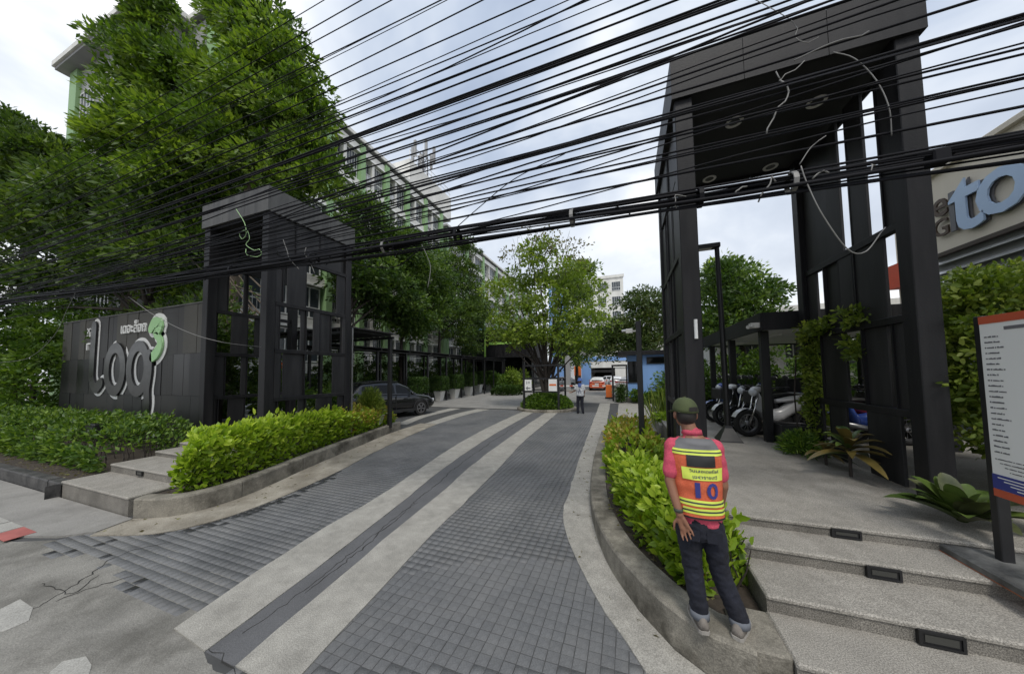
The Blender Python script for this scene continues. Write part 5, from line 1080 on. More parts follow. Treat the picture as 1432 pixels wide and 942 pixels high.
def car(label, loc, rz, body, kind='suv', roofm=None, group=None, plate=True, name='parked_car'):
    t = thing(name, label, 'car', loc, rz, group, local=True)
    if kind == 'suv': Lh, W, wb, wr = 2.2, .90, 2.66, .345; low = [(-2.2,.50,.70,.80),(-2.12,.36,.98,.86),(-1.9,.28,1.06,.89),(-1.2,.24,1.05,.905),(.3,.24,1.00,.905),(1.1,.24,.98,.90),(1.8,.26,.88,.87),(2.1,.34,.74,.80),(2.2,.44,.62,.72)]; gh = [(-2.0,1.05,.80,.001),(-1.72,1.36,.70,0),(-1.45,1.50,.64,0),(-.7,1.545,.62,0),(.2,1.52,.60,0),(.62,1.36,.66,0),(1.10,1.0,.80,0)]
    else: Lh, W, wb, wr = 2.25, .87, 2.6, .31; low = [(-2.25,.45,.75,.74),(-2.15,.30,.98,.82),(-1.75,.24,1.02,.86),(-1.2,.21,.99,.87),(.3,.21,.95,.87),(1.1,.21,.93,.86),(1.8,.24,.84,.83),(2.15,.32,.70,.74),(2.25,.42,.60,.68)]; gh = [(-1.75,1.0,.76,0),(-1.15,1.36,.62,0),(-.6,1.46,.58,0),(.2,1.44,.57,0),(.6,1.28,.63,0),(1.15,.94,.78,0)]
    def sect(x):
        z0, z1, w = lerp_tab(low, x); h = z1-z0
        pts = [(0.0,z0),(w*.80,z0),(w*.94,z0+h*.12),(w,z0+h*.38),(w*.985,z0+h*.62),(w*.955,z0+h*.84),(w*.88,z0+h*.96),(w*.5,z1+.012),(0,z1+.02)]
        return [(x,y,z) for y, z in pts]+[(x,-y,z) for y, z in pts[-2:0:-1]]
    xs = np.linspace(-Lh, Lh, 37)
    obj('body', MB().loft([sect(x) for x in xs]), body, t, smooth=True, sharp=50, local=True)
    def gs(x):
        zt, w, _ = lerp_tab(gh, x); zb = lerp_tab(low, x)[1]-.02; wb_ = lerp_tab(low, x)[2]*.90
        zt = max(zt, zb+.012); pts = [(wb_,zb),(wb_+(w-wb_)*.85,zb+(zt-zb)*.82),(w*.93,zb+(zt-zb)*.95),(w*.55,zt),(0,zt+.01)]
        return [(x,y,z) for y, z in pts]+[(x,-y,z) for y, z in pts[-2::-1]]
    gx = np.linspace(gh[0][0], gh[-1][0], 25)
    cabin = obj('cabin', MB().loft([gs(x) for x in gx]), roofm or body, t, smooth=True, sharp=45, local=True)
    def side(x, f, s, o=.006):                         # point on the cabin's side, f from belt to roof
        zt, w, _ = lerp_tab(gh, x); zb = lerp_tab(low, x)[1]-.02; wb_ = lerp_tab(low, x)[2]*.90; zt = max(zt, zb+.012)
        return (x, s*(wb_+(w-wb_)*.85*min(1,f/.82)+o), zb+(zt-zb)*f)
    wins = [(-1.55,-1.05),(-.98,-.02),(.06,.80)] if kind == 'suv' else [(-1.15,-.95),(-.88,-.02),(.06,.78)]
    for s in (-1, 1):
        for (a, b) in wins:
            r0 = [side(x, .10, s) for x in np.linspace(a,b,8)]; r1 = [side(x, .76, s) for x in np.linspace(a+.02,b-.02 if b < .5 else b-.22,8)]
            obj('window', MB().loft([r0, r1], cap=False, closed=False), K['dkglass'], t, smooth=True, local=True)
        d = obj('door', MB().add([(x, s*(lerp_tab(low,x)[2]*.995+.003), z) for x, z in ((-.02,.36),(-.02,.98),(.02,.98),(.02,.36))], [(0,1,2,3)]), K['black'], t, local=True)
        for x in (-.45,.5): obj('handle', MB().bbox(x-.09,x+.09,s*W-.012 if s > 0 else s*W-.02,s*W+.02 if s > 0 else s*W+.012,.80,.83,.006), body if kind=='suv' else K['plastic'], d, local=True)
        m = obj('mirror', MB().ell((.78,s*(W+.08),1.02),(.07,.11,.07),10,6), body, t, smooth=True, local=True)
        obj('sill', MB().box(-1.0,1.0,min(s*W*.93,s*W*1.005),max(s*W*.93,s*W*1.005),.24,.36), K['plastic'] if kind == 'suv' else body, t, local=True)
        obj('tail_light', MB().bbox(-Lh-.005,-Lh+.22,min(s*.48,s*.80),max(s*.48,s*.80),.82,.94,.02), K['redlens'], t, local=True)
        obj('headlight', MB().bbox(Lh-.3,Lh-.02,min(s*.48,s*.76),max(s*.48,s*.76),.62,.72,.02), K['clearlens'], t, local=True)
        for x in (-wb/2, wb/2):
            yo = s*(W-.11); arch = MB(); ring = []
            for k in range(17):
                a = R_(-12+204*k/16); ring.append((x+math.cos(a)*(wr+.085), .0+wr+math.sin(a)*(wr+.085), a))
            arch.loft([[(p[0], s*(W*.90), p[1]), (x+math.cos(p[2])*(wr+.02), s*(W*.90), wr+math.sin(p[2])*(wr+.02)), (x+math.cos(p[2])*(wr+.02), s*(W+.014), wr+math.sin(p[2])*(wr+.02)), (p[0], s*(W+.014), p[1])] for p in ring])
            obj('wheel_arch', arch, K['plastic'], t, smooth=True, sharp=40, local=True)
            wh = obj('wheel', MB().lathe([(wr*.6,-.11),(wr*.93,-.11),(wr,-.075),(wr,.075),(wr*.93,.11),(wr*.6,.11)], (x,yo,wr), 24, 'y', True), K['tyre'], t, smooth=True, sharp=40, local=True)
            rm = MB().lathe([(.03,s*.10),(.05,s*.105),(wr*.05,s*.10),(wr*.09,s*.10)], (x,yo,wr), 16, 'y'); rm.lathe([(wr*.58,s*.115),(wr*.66,s*.115),(wr*.66,s*.04),(wr*.58,s*.04)], (x,yo,wr), 24, 'y', True)
            for k in range(10):
                a = 2*math.pi*k/10+.06*(1 if k%2 else -1)*3; rm.bar((x+math.cos(a)*.03,yo+s*.10,wr+math.sin(a)*.03),(x+math.cos(a)*wr*.6,yo+s*.10,wr+math.sin(a)*wr*.6),.028,.03,(0,1,0))
            obj('rim', rm, K['rim'], wh, local=True); obj('brake_disc', MB().lathe([(.02,s*.02),(wr*.57,s*.02),(wr*.57,s*.01)], (x,yo,wr), 20, 'y'), K['blackm'], wh, local=True)
    # rear glass, windscreen, bumper, plate
    def cap_glass(xa, xb, nm):
        R0 = gs(xa); R1 = gs(xb); o = .012 if xa < 0 else .012
        f = lambda R: [(p[0]+(-o if xa < 0 else o), p[1]*.86, p[2]+o) for p in R[2:7]]
        obj(nm, MB().loft([f(R0), f(R1)], cap=False, closed=False), K['dkglass'], t, smooth=True, local=True)
    if kind == 'suv': cap_glass(-1.97,-1.62,'rear_window'); cap_glass(1.02,.5,'windscreen')
    else: cap_glass(-1.68,-1.02,'rear_window'); cap_glass(1.05,.45,'windscreen')
    obj('bumper', MB().bbox(-Lh-.05,-Lh+.25,-W*.86,W*.86,.32,.52,.05), K['plastic'] if kind == 'suv' else body, t, local=True)
    if plate: obj('number_plate', MB().box(-Lh-.062,-Lh-.045,-.2,.2,.66 if kind != 'suv' else .74,.78 if kind != 'suv' else .86), K['plate'], t, local=True); obj('tailgate_trim', MB().box(-Lh-.03,-Lh+.1,-.42,.42,.88,.93), K['chrome'], t, local=True)
    if kind == 'suv':
        for s in (-1,1): obj('roof_rail', MB().tube([(-1.5,s*.60,1.50),(-.6,s*.585,1.575),(.25,s*.565,1.54)], .018, 6), K['plastic'], t, local=True)
    return t
fw, rw = G(596,579.5), G(545,585.5); hd = math.atan2(fw.y-rw.y, fw.x-rw.x); hv = Vector((math.cos(hd), math.sin(hd), 0)); rv = Vector((hv.y,-hv.x,0))
cpos = fw-hv*1.62-rv*.86; cpos.z = .006
car('glossy black crossover car parked beside the walkway', cpos, hd, K['p_black']).scale = (.98,1.03,1.12)
car('orange taxi sedan with white roof driving past the barrier', (-3.1, 37.0, .005), R_(92), K['p_orange'], 'sedan', K['p_white'], name='taxi')
car('white hatchback parked beyond the orange taxi', (-1.3, 42.5, .005), R_(95), K['p_white'], 'sedan')
car('silver car parked behind the gate frame by the booth', (.6, 38.5, .005), R_(60), K['p_silver'], 'sedan')
car('silver sedan parked in front of the parking block wall', (-2.6, 46.5, .005), R_(180), K['p_silver'], 'sedan')
car('pale grey car parked under the dark conifer like tree', (-8.0, 41.0, .005), R_(190), K['p_silver'], 'sedan')
wc = G(455,545,.9)
car('white car half hidden behind the grey capped pylon screen', (-16.2, 10.6, .005) if False else (-14.2, 8.2, .005), R_(78), K['p_white'], 'suv')

# ================================================================== motorcycles
def motorcycle(label, loc, rz, bodym, seatm, kind=0, group='motorcycles under the shed'):
    t = thing('motorcycle', label, 'motorcycle', loc, rz, group, local=True); wr = .29 if kind < 2 else .26
    for x, nm in ((-.62,'wheel'),(.62,'wheel')):
        w = obj(nm, MB().lathe([(wr*.70,-.045),(wr*.90,-.06),(wr,-.025),(wr,.025),(wr*.90,.06),(wr*.70,.045)], (x,0,wr), 24, 'y', True), K['tyre'], t, smooth=True, local=True)
        sp = MB().lathe([(wr*.62,-.03),(wr*.71,-.03),(wr*.71,.03),(wr*.62,.03)], (x,0,wr), 24, 'y', True); sp.lathe([(.02,-.05),(.05,-.04),(.05,.04),(.02,.05)], (x,0,wr), 12, 'y')
        for k in range(12): a = 2*math.pi*k/12; sp.bar((x+math.cos(a)*.04,0,wr+math.sin(a)*.04),(x+math.cos(a)*wr*.75,0,wr+math.sin(a)*wr*.75),.008,.008,(0,1,0))
        obj('rim', sp, K['rim'], w, local=True)
    for s in (-.07,.07): obj('fork', MB().tube([(.62,s,wr),(.50,s,.62),(.40,s,.98)], .02, 8), K['chrome'], t, smooth=True, local=True)
    def ff(x0, x1, z0, z1, w): pass
    fen = lambda x, a0, a1, r: MB().loft([[(x+math.cos(R_(a))*r, s, wr+math.sin(R_(a))*r) for s in (-.07,-.05,.05,.07)] for a in np.linspace(a0,a1,10)], cap=False, closed=False)
    obj('front_fender', fen(.62,25,165,wr+.035), bodym, t, smooth=True, local=True); obj('rear_fender', fen(-.62,60,190,wr+.05), K['plastic'], t, smooth=True, local=True)
    e = lambda x, z, w, h: [(x, w*math.cos(a), z+h*math.sin(a)) for a in np.linspace(0, 2*math.pi, 13)[:-1]]
    obj('body', MB().loft([e(-.85,.72,.05,.05),e(-.6,.72,.11,.11),e(-.3,.62,.12,.16),e(-.05,.46,.11,.15),e(.2,.42,.10,.14)]), bodym, t, smooth=True, local=True)
    obj('leg_shield', MB().loft([e(.18,.42,.12,.16),e(.32,.58,.19,.20),e(.40,.78,.17,.14),e(.42,.95,.10,.07)]), bodym if kind != 1 else K['plastic'], t, smooth=True, local=True)
    obj('engine', MB().loft([e(-.25,.34,.10,.10),e(0,.30,.12,.12),e(.2,.32,.09,.09)]), K['blackm'], t, smooth=True, local=True)
    obj('seat', MB().loft([e(-.88,.83,.08,.035),e(-.6,.845,.13,.05),e(-.25,.80,.14,.055),e(.02,.76,.08,.04)]), seatm, t, smooth=True, local=True)
    h = obj('handlebar', MB().tube([(.24,-.34,1.06),(.34,-.2,1.06),(.40,0,1.0),(.34,.2,1.06),(.24,.34,1.06)], .014, 8), K['blackm'], t, smooth=True, local=True)
    for s in (-1,1):
        obj('grip', MB().tube([(.30,s*.25,1.06),(.22,s*.37,1.06)], .019, 8), K['black'], h, local=True)
        m = obj('mirror', MB().ell((.28,s*.34,1.27),(.018,.075,.05),12,6), K['plastic'], t, smooth=True, local=True)
        obj('mirror_glass', MB().ell((.262,s*.34,1.27),(.006,.066,.042),12,6), K['chrome'], m, smooth=True, local=True); obj('mirror_stem', MB().tube([(.32,s*.2,1.07),(.29,s*.3,1.25)], .007, 6), K['blackm'], m, local=True)
    obj('headlight', MB().ell((.47,0,.96),(.08,.10,.09),12,8), K['clearlens'], t, smooth=True, local=True); obj('instrument_cowl', MB().ell((.40,0,1.02),(.11,.13,.07),12,6), bodym, t, smooth=True, local=True)
    obj('tail_light', MB().ell((-.92,0,.74),(.05,.07,.045),10,6), K['redlens'], t, smooth=True, local=True)
    obj('exhaust', MB().tube([(.05,-.13,.26),(-.3,-.16,.25),(-.45,-.17,.30),(-.95,-.17,.40)], [.02,.022,.045,.05], 10), K['steel'], t, smooth=True, local=True)
    obj('stand', MB().tube([(-.05,.1,.25),(.05,.22,.01)], .012, 6), K['blackm'], t, local=True)
    obj('number_plate', MB().box(-.97,-.955,-.1,.1,.48,.62), K['plate'], t, local=True)
    if kind == 2: obj('rear_box', MB().bbox(-1.05,-.68,-.2,.2,.88,1.2,.03), K['plastic'], t, local=True)
    if kind == 1: obj('front_basket', MB().bbox(.52,.82,-.2,.2,.72,.98,.02), K['plastic'], t, local=True)
    return t
K['mb_blue'] = paint('blue_moto_paint', (.03,.07,.30)); K['mb_silver'] = paint('silver_moto_paint', (.5,.5,.5), .35); K['mb_black'] = paint('black_moto_paint', (.012,.012,.013)); K['mb_red'] = paint('red_moto_paint', (.35,.02,.02)); K['mb_white'] = paint('white_moto_paint', (.65,.65,.64))
BZ = .64
for lab, x, y, a, m, k in (('silver motorcycle with pale seat cover at the edge of the shed', 3.05,8.35,197,'mb_silver',0),('black motorcycle with spoked wheels leaning by the shed post', 3.0,8.95,200,'mb_black',0),('black scooter with white front panel under the shed', 2.95,9.6,196,'mb_white',1),
     ('blue scooter with orange lens under the shed', 2.9,10.3,192,'mb_blue',0),('black scooter squeezed between the silver motorcycle and its neighbour', 3.35,8.65,198,'mb_black',1),('dark grey motorcycle with pale seat cover in the middle of the row', 3.2,9.28,199,'mb_black',0),('navy scooter beside the white fronted scooter', 3.15,9.95,195,'mb_blue',2),('dark blue motorcycle facing the shed wall', 4.0,10.9,200,'mb_blue',2),('black motorcycle parked deep inside the shed', 4.6,9.2,20,'mb_black',0),('red motorcycle seen through the pylon screen', 4.7,8.2,20,'mb_red',1),('blue motorcycle with round mirrors beyond the plastic crate', 4.3,7.95,190,'mb_blue',0)):
    motorcycle(lab, (x,y,BZ), R_(a), K[m], K['mb_silver'] if 'pale seat' in lab else K['black'], k)
bx = thing('storage_crate', 'black open slatted storage crate on the floor by the shed post', 'crate', (3.0, 7.62, BZ))
obj('side', MB().bbox(2.76,3.28,7.40,7.44,BZ+.02,1.02,.01), K['plastic'], bx); obj('side', MB().bbox(2.76,3.28,7.82,7.86,BZ+.02,1.02,.01), K['plastic'], bx); obj('end', MB().bbox(2.762,2.80,7.442,7.818,BZ+.02,1.02,.01), K['plastic'], bx); obj('end', MB().bbox(3.24,3.278,7.442,7.818,BZ+.02,1.02,.01), K['plastic'], bx); obj('floor', MB().box(2.80,3.24,7.44,7.82,BZ,BZ+.03), K['plastic'], bx)
# boundary wall and pale house behind the shed
bw = thing('boundary_wall', 'pale concrete boundary wall behind the motorcycles', 'wall', (6, 14.2, .4))
for k in range(6): obj('wall_panel', MB().box(1.9+k*1.52,3.4+k*1.52,14.0,14.14,.4,1.75), K['path'], bw); obj('pier', MB().box(3.402+k*1.52,3.418+k*1.52,13.95,14.2,.4,1.85), K['conc'], bw)
hs = far_block('pale terraced house with metal awning beyond the boundary wall', 4.5, 14, 19, 27, 4.6, K['dirtywhite'], 4, 1, 1.6, name='terraced_house')
obj('awning', MB().add([(4.3,17.6,3.2),(14,17.6,3.2),(14,19,3.7),(4.3,19,3.7),(4.3,17.6,3.26),(14,17.6,3.26),(14,19,3.76),(4.3,19,3.76)],[(0,3,2,1),(4,5,6,7),(0,1,5,4),(1,2,6,5),(2,3,7,6),(3,0,4,7)]), K['alu'], hs)
# ================================================================== people
from mathutils import noise as mnoise
def creases(me, amp, f, z0=-9, z1=9, squash=(1,1,1)):
    """cloth folds: ridged noise along the normal"""
    me.update(); nr = [v.normal.copy() for v in me.vertices]
    for v, n in zip(me.vertices, nr):
        c = v.co; q = Vector((c.x*squash[0], c.y*squash[1], c.z*squash[2]))*f
        k = 1-abs(mnoise.noise(q))*2; k2 = mnoise.noise(q*2.3+Vector((5,1,3)))
        v.co = c+n*amp*(k*.8+k2*.5-.3)
    me.update(); return me
K['skin'] = mat('skin', (.24,.115,.07), .5, .12, 6, spec=.4); K['hair'] = mat('dark_hair', (.015,.012,.01), .6, .3, 20); K['pink'] = mat('pink_shirt', (.52,.07,.115), .9, .2, 9, .3, 260, speck=.12)
K['denim'] = mat('dark_denim', (.006,.007,.014), .85, .4, 9, .25, 220, c2=(.013,.015,.027), speck=.25); K['vest'] = mat('orange_vest', (.60,.095,.032), .85, .16, 7, .3, 300, c2=(.70,.16,.075), speck=.1); K['vestgrey'] = mat('grey_vest_yoke', (.15,.15,.155), .85, .12, 6, .1, 200); K['hivis'] = mat('hivis_yellow', (.62,.72,.10), .6, .06, 6); K['silver'] = mat('dark_tape_centre', (.05,.06,.045), .4, .08, 6)
K['number'] = mat('number_blue', (.035,.04,.20), .6, .1, 6); K['cuff'] = mat('rolled_cuff', (.13,.14,.16), .85, .2, 8)
K['olive'] = mat('olive_cap', (.060,.075,.028), .85, .2, 8, .15, 150); K['navy'] = mat('navy_print', (.02,.025,.09), .7, .1, 6); K['shoe'] = mat('worn_shoe', (.17,.15,.13), .85, .35, 9, .2, 80); K['sole'] = mat('grey_sole', (.30,.28,.25), .85, .2, 8)
def capsule(mb, p, q, r0, r1, n=10):
    p, q = Vector(p), Vector(q); d = (q-p); L = d.length; d.normalize(); pts = []; rs = []
    for k in (0,.3,.6,.85): a = math.pi/2*(1-k); pts.append(p-d*r0*math.sin(a)); rs.append(max(.002, r0*math.cos(a)))
    for k in (0,.25,.5,.75,1): pts.append(p+d*L*k); rs.append(r0+(r1-r0)*k)
    for k in (.85,.6,.3,0): a = math.pi/2*(1-k); pts.append(q+d*r1*math.sin(a)); rs.append(max(.002, r1*math.cos(a)))
    mb.tube(pts, rs, n)
def chain(mb, pts, rs, n=10):
    for i in range(len(pts)-1): capsule(mb, pts[i], pts[i+1], rs[i], rs[i+1], n)
def hand(mb, wrist, d, side, s=1.0, curl=.5):
    """palm and five fingers; d points along the fingers, side towards the thumb"""
    d = Vector(d).normalized(); side = (Vector(side)-d*Vector(side).dot(d)).normalized(); nrm = d.cross(side)
    w = Vector(wrist); capsule(mb, w+d*.02*s+side*.015*s, w+d*.075*s+side*.022*s, .020*s, .017*s, 8); capsule(mb, w+d*.02*s-side*.012*s, w+d*.07*s-side*.022*s, .019*s, .015*s, 8)
    for k, (o, ln) in enumerate(((.030,.072),(.011,.082),(-.009,.076),(-.028,.058))):
        a = w+d*.078*s+side*o*s; b = a+(d*.97+side*(.28 if k == 0 else .10 if k == 1 else -.08 if k == 2 else -.3))*ln*.5*s; c = b+(d*(1-curl*.4)-nrm*curl*.7)*ln*.5*s
        chain(mb, [a, b, c], [.0095*s,.0088*s,.007*s], 7)
    a = w+d*.015*s+side*.028*s; chain(mb, [a, a+(d*.5+side*.85)*.035*s, a+(d*.9+side*.75)*.066*s], [.012*s,.011*s,.0085*s], 7)
def mesh_part(nm, me, m, parent, smooth=True):
    me.transform(Matrix.Translation(-base_of(parent))); return link(nm, me, m, parent, smooth=smooth)
gx, gy, gz = .545, 2.61, .30
man = thing('person', 'man from behind in orange vest numbered ten, olive cap and dark jeans', 'person', (gx, gy, gz))
hipc = Vector((.455,2.62,1.03)); shc = Vector((.440,2.64,1.555)); hd_ = Vector((.395,2.665,1.775))
# skin: head, neck, arms, hands, ankles
b = MB(); b.ell(hd_+Vector((0,.005,.01)), (.073,.088,.108), 16, 12); b.ell(hd_+Vector((-.012,.075,-.055)), (.05,.04,.055), 12, 8)          # skull, jaw
b.ell(hd_+Vector((-.02,.115,-.02)), (.016,.022,.026), 8, 6)                                                                                        # nose
for s in (-1,1): b.ell(hd_+Vector((s*.078,.0,-.015)), (.014,.024,.034), 8, 6, Matrix.Rotation(s*.3,3,'Z'))
capsule(b, hd_+Vector((.01,-.012,-.07)), shc+Vector((-.01,.0,.06)), .054, .062)
LA = [(.285,2.62,1.53),(.248,2.575,1.29),(.300,2.50,1.085)]; RA = [(.592,2.64,1.53),(.628,2.62,1.28),(.618,2.70,1.075)]
for A in (LA, RA): chain(b, A, [.050,.041,.029])
hand(b, (.303,2.497,1.075), (.30,-.06,-.78), (-.55,.1,-.30), 1.05, .45); hand(b, (.625,2.70,1.065), (0,.25,-.9), (0,.8,.2), 1.0, .6)
b.ell(shc+Vector((0,.01,-.02)), (.15,.09,.09), 14, 8); capsule(b, LA[0], shc+Vector((0,0,-.02)), .05, .08); capsule(b, RA[0], shc+Vector((0,0,-.02)), .05, .08)
capsule(b, shc, hipc, .10, .11); LH = Vector((.372,2.62,1.0)); RH = Vector((.540,2.625,1.0)); LKn = Vector((.395,2.625,.68)); RKn = Vector((.585,2.645,.68)); LF = Vector((.425,2.59,.385)); RF = Vector((.690,2.60,.385))
for H, Kn, F_ in ((LH,LKn,LF),(RH,RKn,RF)): capsule(b, hipc, H, .09, .07); chain(b, [H,Kn,F_], [.07,.05,.036])
mesh_part('body', remesh(b, .0065, 5), K['skin'], man)
# hair below the cap
hb = MB(); hb.ell(hd_+Vector((.004,-.012,-.012)), (.078,.086,.080), 16, 10); mesh_part('hair', remesh(hb, .008, 2), K['hair'], man)
# cap: dome, band opening, peak pointing where he looks
cap = MB(); n = 20
look = R_(118)
fr_ = Vector((math.cos(look), math.sin(look), 0)); sd_ = Vector((-fr_.y, fr_.x, 0)); cc = hd_+Vector((0,0,.022))
rings = []
for k in range(8):
    ph = math.pi/2*k/7*.985; rings.append([cc+fr_*math.cos(2*math.pi*j/n)*.108*math.cos(ph)**.8+sd_*math.sin(2*math.pi*j/n)*.092*math.cos(ph)**.8+Vector((0,0,.098*math.sin(ph)-.012*(1-math.cos(2*math.pi*j/n))*.5*(1-k/7))) for j in range(n)])
co = obj('cap', cap.loft(rings), K['olive'], man, smooth=True)
pk = MB(); rr2 = []
for k in range(6):
    u_ = k/5; rr2.append([cc+fr_*(.098+.085*u_)*math.cos(a)+sd_*math.sin(a)*(.09+.01*u_)+Vector((0,0,-.006-.025*u_*math.cos(a)**2+.004)) for a in np.linspace(-1.15,1.15,12)])
pk.loft(rr2, cap=False, closed=False); rr3 = [[p-Vector((0,0,.006)) for p in r] for r in rr2]; pk.loft(rr3, cap=False, closed=False)
obj('peak', pk, K['olive'], co, smooth=True); obj('button', MB().ell(cc+Vector((0,0,.099)), (.009,.009,.006), 8, 5), K['olive'], co)
obj('opening', MB().loft([[cc-fr_*.1095*math.cos(a)+sd_*math.sin(a)*.094+Vector((0,0,z+.022*math.cos(a*1.5)*k)) for a in np.linspace(-.42,.42,8)] for k, z in ((0,.004),(1,.014))], cap=False, closed=False), K['hair'], co)
# shirt: torso and short sleeves
def torso(z):
    """centre, half width, half depth at height z"""
    t = (z-.98)/(1.60-.98); c = hipc.lerp(shc, min(1,max(0,(z-1.03)/(1.555-1.03)))); w = np.interp(t, [0,.15,.35,.7,.88,1.0], [.160,.156,.150,.170,.168,.12]); dp = np.interp(t, [0,.2,.5,.8,1], [.110,.106,.108,.108,.075]); return c, w, dp
sb = MB(); sb.loft([[Vector((torso(z)[0].x+torso(z)[1]*np.sign(math.cos(a))*abs(math.cos(a))**.8, torso(z)[0].y+torso(z)[2]*np.sign(math.sin(a))*abs(math.sin(a))**.85, z)) for a in np.linspace(0,2*math.pi,29)[:-1]] for z in np.linspace(1.0,1.60,16)])
for A in (LA, RA):
    a0, a1 = Vector(A[0]), Vector(A[1]); capsule(sb, a0+Vector((.02 if A is RA else -.02,0,0))*0, a0.lerp(a1,.72), .060, .060); capsule(sb, a0, shc+Vector((0,0,-.03)), .066, .09)
capsule(sb, shc+Vector((0,0,.02)), shc+Vector((-.008,0,.065)), .078, .070)
sm_ = remesh(sb, .009, 6); 
for v in sm_.vertices:
    pass
mesh_part('shirt', creases(sm_, .006, 13, squash=(1,1,.8)), K['pink'], man)
obj('collar', MB().loft([[shc+Vector((-.006+r*math.cos(a), .002+r*math.sin(a)*.95, z)) for a in np.linspace(0,2*math.pi,21)[:-1]] for r, z in ((.078,.075),(.070,.105),(.064,.108),(.066,.08))]), K['pink'], man, smooth=True)
# trousers with folds, rolled at the hem
tb_ = MB(); tb_.loft([[Vector((hipc.x+dx+w*math.cos(a), 2.622+dp*math.sin(a), z)) for a in np.linspace(0,2*math.pi,25)[:-1]] for z, w, dp, dx in ((1.10,.152,.100,0),(1.06,.160,.106,0),(1.0,.168,.118,0),(.94,.170,.118,.004),(.90,.155,.10,.006))])
for H, Kn, F_ in ((LH,LKn,LF),(RH,RKn,RF)): chain(tb_, [H+Vector((0,0,-.03)), H.lerp(Kn,.5), Kn, Kn.lerp(F_,.5), F_+Vector((0,0,.02))], [.094,.084,.070,.066,.062], 14)
tm = remesh(tb_, .009, 5)
for v in tm.vertices:
    pass
tr = mesh_part('trousers', creases(creases(tm, .009, 11, squash=(.8,.8,1.5)), .003, 34), K['denim'], man)
for c, dirx in ((LF,.95),(RF,1.0)): obj('hem', MB().lathe([(.055,-.015),(.068,-.012),(.068,.03),(.055,.033)], (c.x,c.y,c.z-.01), 18), K['cuff'], tr, smooth=True)
for x in (.385,.53): obj('back_pocket', MB().loft([[(x+dx*(1 if z > .93 else .9),2.622-.1235+.0,z) for dx in (-.05,.05)] for z in (.99,.94,.915)], cap=False, closed=False), K['denim'], tr)
for nm, c, a in (('shoe',LF,100),('shoe',RF,60)):
    fd = Vector((math.cos(R_(a)), math.sin(R_(a)), 0)); sd2 = Vector((-fd.y,fd.x,0)); o_ = Vector((c.x,c.y,.30))
    def sring(u, w, h): return [o_+fd*u+sd2*w*math.cos(t)+Vector((0,0,.022+h*max(0,math.sin(t)))) for t in np.linspace(0,2*math.pi,15)[:-1]]
    s_ = obj('shoe', MB().loft([sring(-.085,.026,.05),sring(-.07,.038,.075),sring(-.01,.041,.085),sring(.06,.044,.065),sring(.12,.044,.045),sring(.165,.026,.025)]), K['shoe'], man, smooth=True)
    obj('sole', MB().loft([[o_+fd*u+sd2*w*k+Vector((0,0,z)) for k, z in ((-1,.001),(1,.001),(1,.024),(-1,.024))] for u, w in ((-.092,.024),(-.075,.040),(.0,.043),(.08,.047),(.14,.044),(.175,.026))]), K['sole'], s_)
# vest: shell over the back and sides, with yoke, tape, patch and number
def vp(u_, z, o=.0):
    c, w, dp = torso(z); th = u_*R_(96); w += .016+o; dp += .020+o; wr_ = .010*(1-abs(mnoise.noise(Vector((u_*1.6+z*3,z*9,.5))))*2)-.004+.004*mnoise.noise(Vector((u_*6,z*22,2)))
    return Vector((c.x+w*np.sign(math.sin(th))*abs(math.sin(th))**.82, c.y-(dp+wr_)*np.sign(math.cos(th))*abs(math.cos(th))**.85, z))
umax = lambda z: np.interp(z, [1.02,1.20,1.36,1.46,1.54,1.59,1.615], [.98,.96,.86,.72,.68,.64,.5])
def vpanel(nm, u0, u1, z0, z1, o, m, parent, nu=22, nz=14, clip=True):
    rows = []
    for z in np.linspace(z0, z1, nz):
        a, b2 = (max(u0,-umax(z)), min(u1,umax(z))) if clip else (u0,u1); rows.append([vp(u, z, o) for u in np.linspace(a,b2,nu)])
    return obj(nm, MB().loft(rows, cap=False, closed=False), m, parent, smooth=True)
vz0, vz1 = 1.075, 1.60
ve = vpanel('vest', -1, 1, vz0, 1.515, .004, K['vest'], man, 34, 26)
vpanel('vest_front', 1.05, 1.8, vz0, 1.45, .004, K['vest'], ve, 8, 8, False); vpanel('vest_front', -1.8, -1.05, vz0, 1.45, .004, K['vest'], ve, 8, 8, False)
vpanel('yoke', -1, 1, 1.505, 1.612, .006, K['vestgrey'], ve)
for (za, zb) in ((1.500,1.514),(1.524,1.538)): vpanel('hivis_tape', -1, 1, za, zb, .009, K['hivis'], ve, nz=3)
vpanel('silver_tape', -1, 1, 1.514, 1.524, .0088, K['silver'], ve, nz=3)
for (z, ua) in ((1.172,-1),(1.118,-.42)):
    for (za, zb, m) in ((z+.012,z+.026,'hivis'),(z,z+.012,'silver'),(z-.014,z,'hivis')): vpanel('hivis_tape' if m == 'hivis' else 'silver_tape', ua, 1, za, zb, .008, K[m], ve, nz=3)
vpanel('edge_binding', -1, 1, vz0-.004, vz0+.008, .007, K['black'], ve, nz=3)
vpanel('dark_patch', -.20, .34, 1.425, 1.502, .0115, K['black'], ve, 10, 5); vpanel('name_panel', -.34, .60, 1.335, 1.418, .009, K['hivis'], ve, 14, 5)
def vtext(txt, size, cu_, cz, m, bold=0, o=.0125, sp=1.0, nm='print'):
    tm_ = text_mb(txt, size, 0, sp, bold); k = 1/(torso(cz)[1]*1.62); obj(nm, MB().add([vp(cu_+v[0]*k, cz+v[1], o) for v in tm_.v], tm_.f), m, ve)
vtext('10', .145, .10, 1.262, K['number'], .003, nm='number_print', sp=.98)
vtext('วินมอเตอร์ไซค์', .027, .13, 1.396, K['navy'], .0004, .0112); vtext('เขตราชเทวี', .030, .13, 1.356, K['navy'], .0004, .0112)
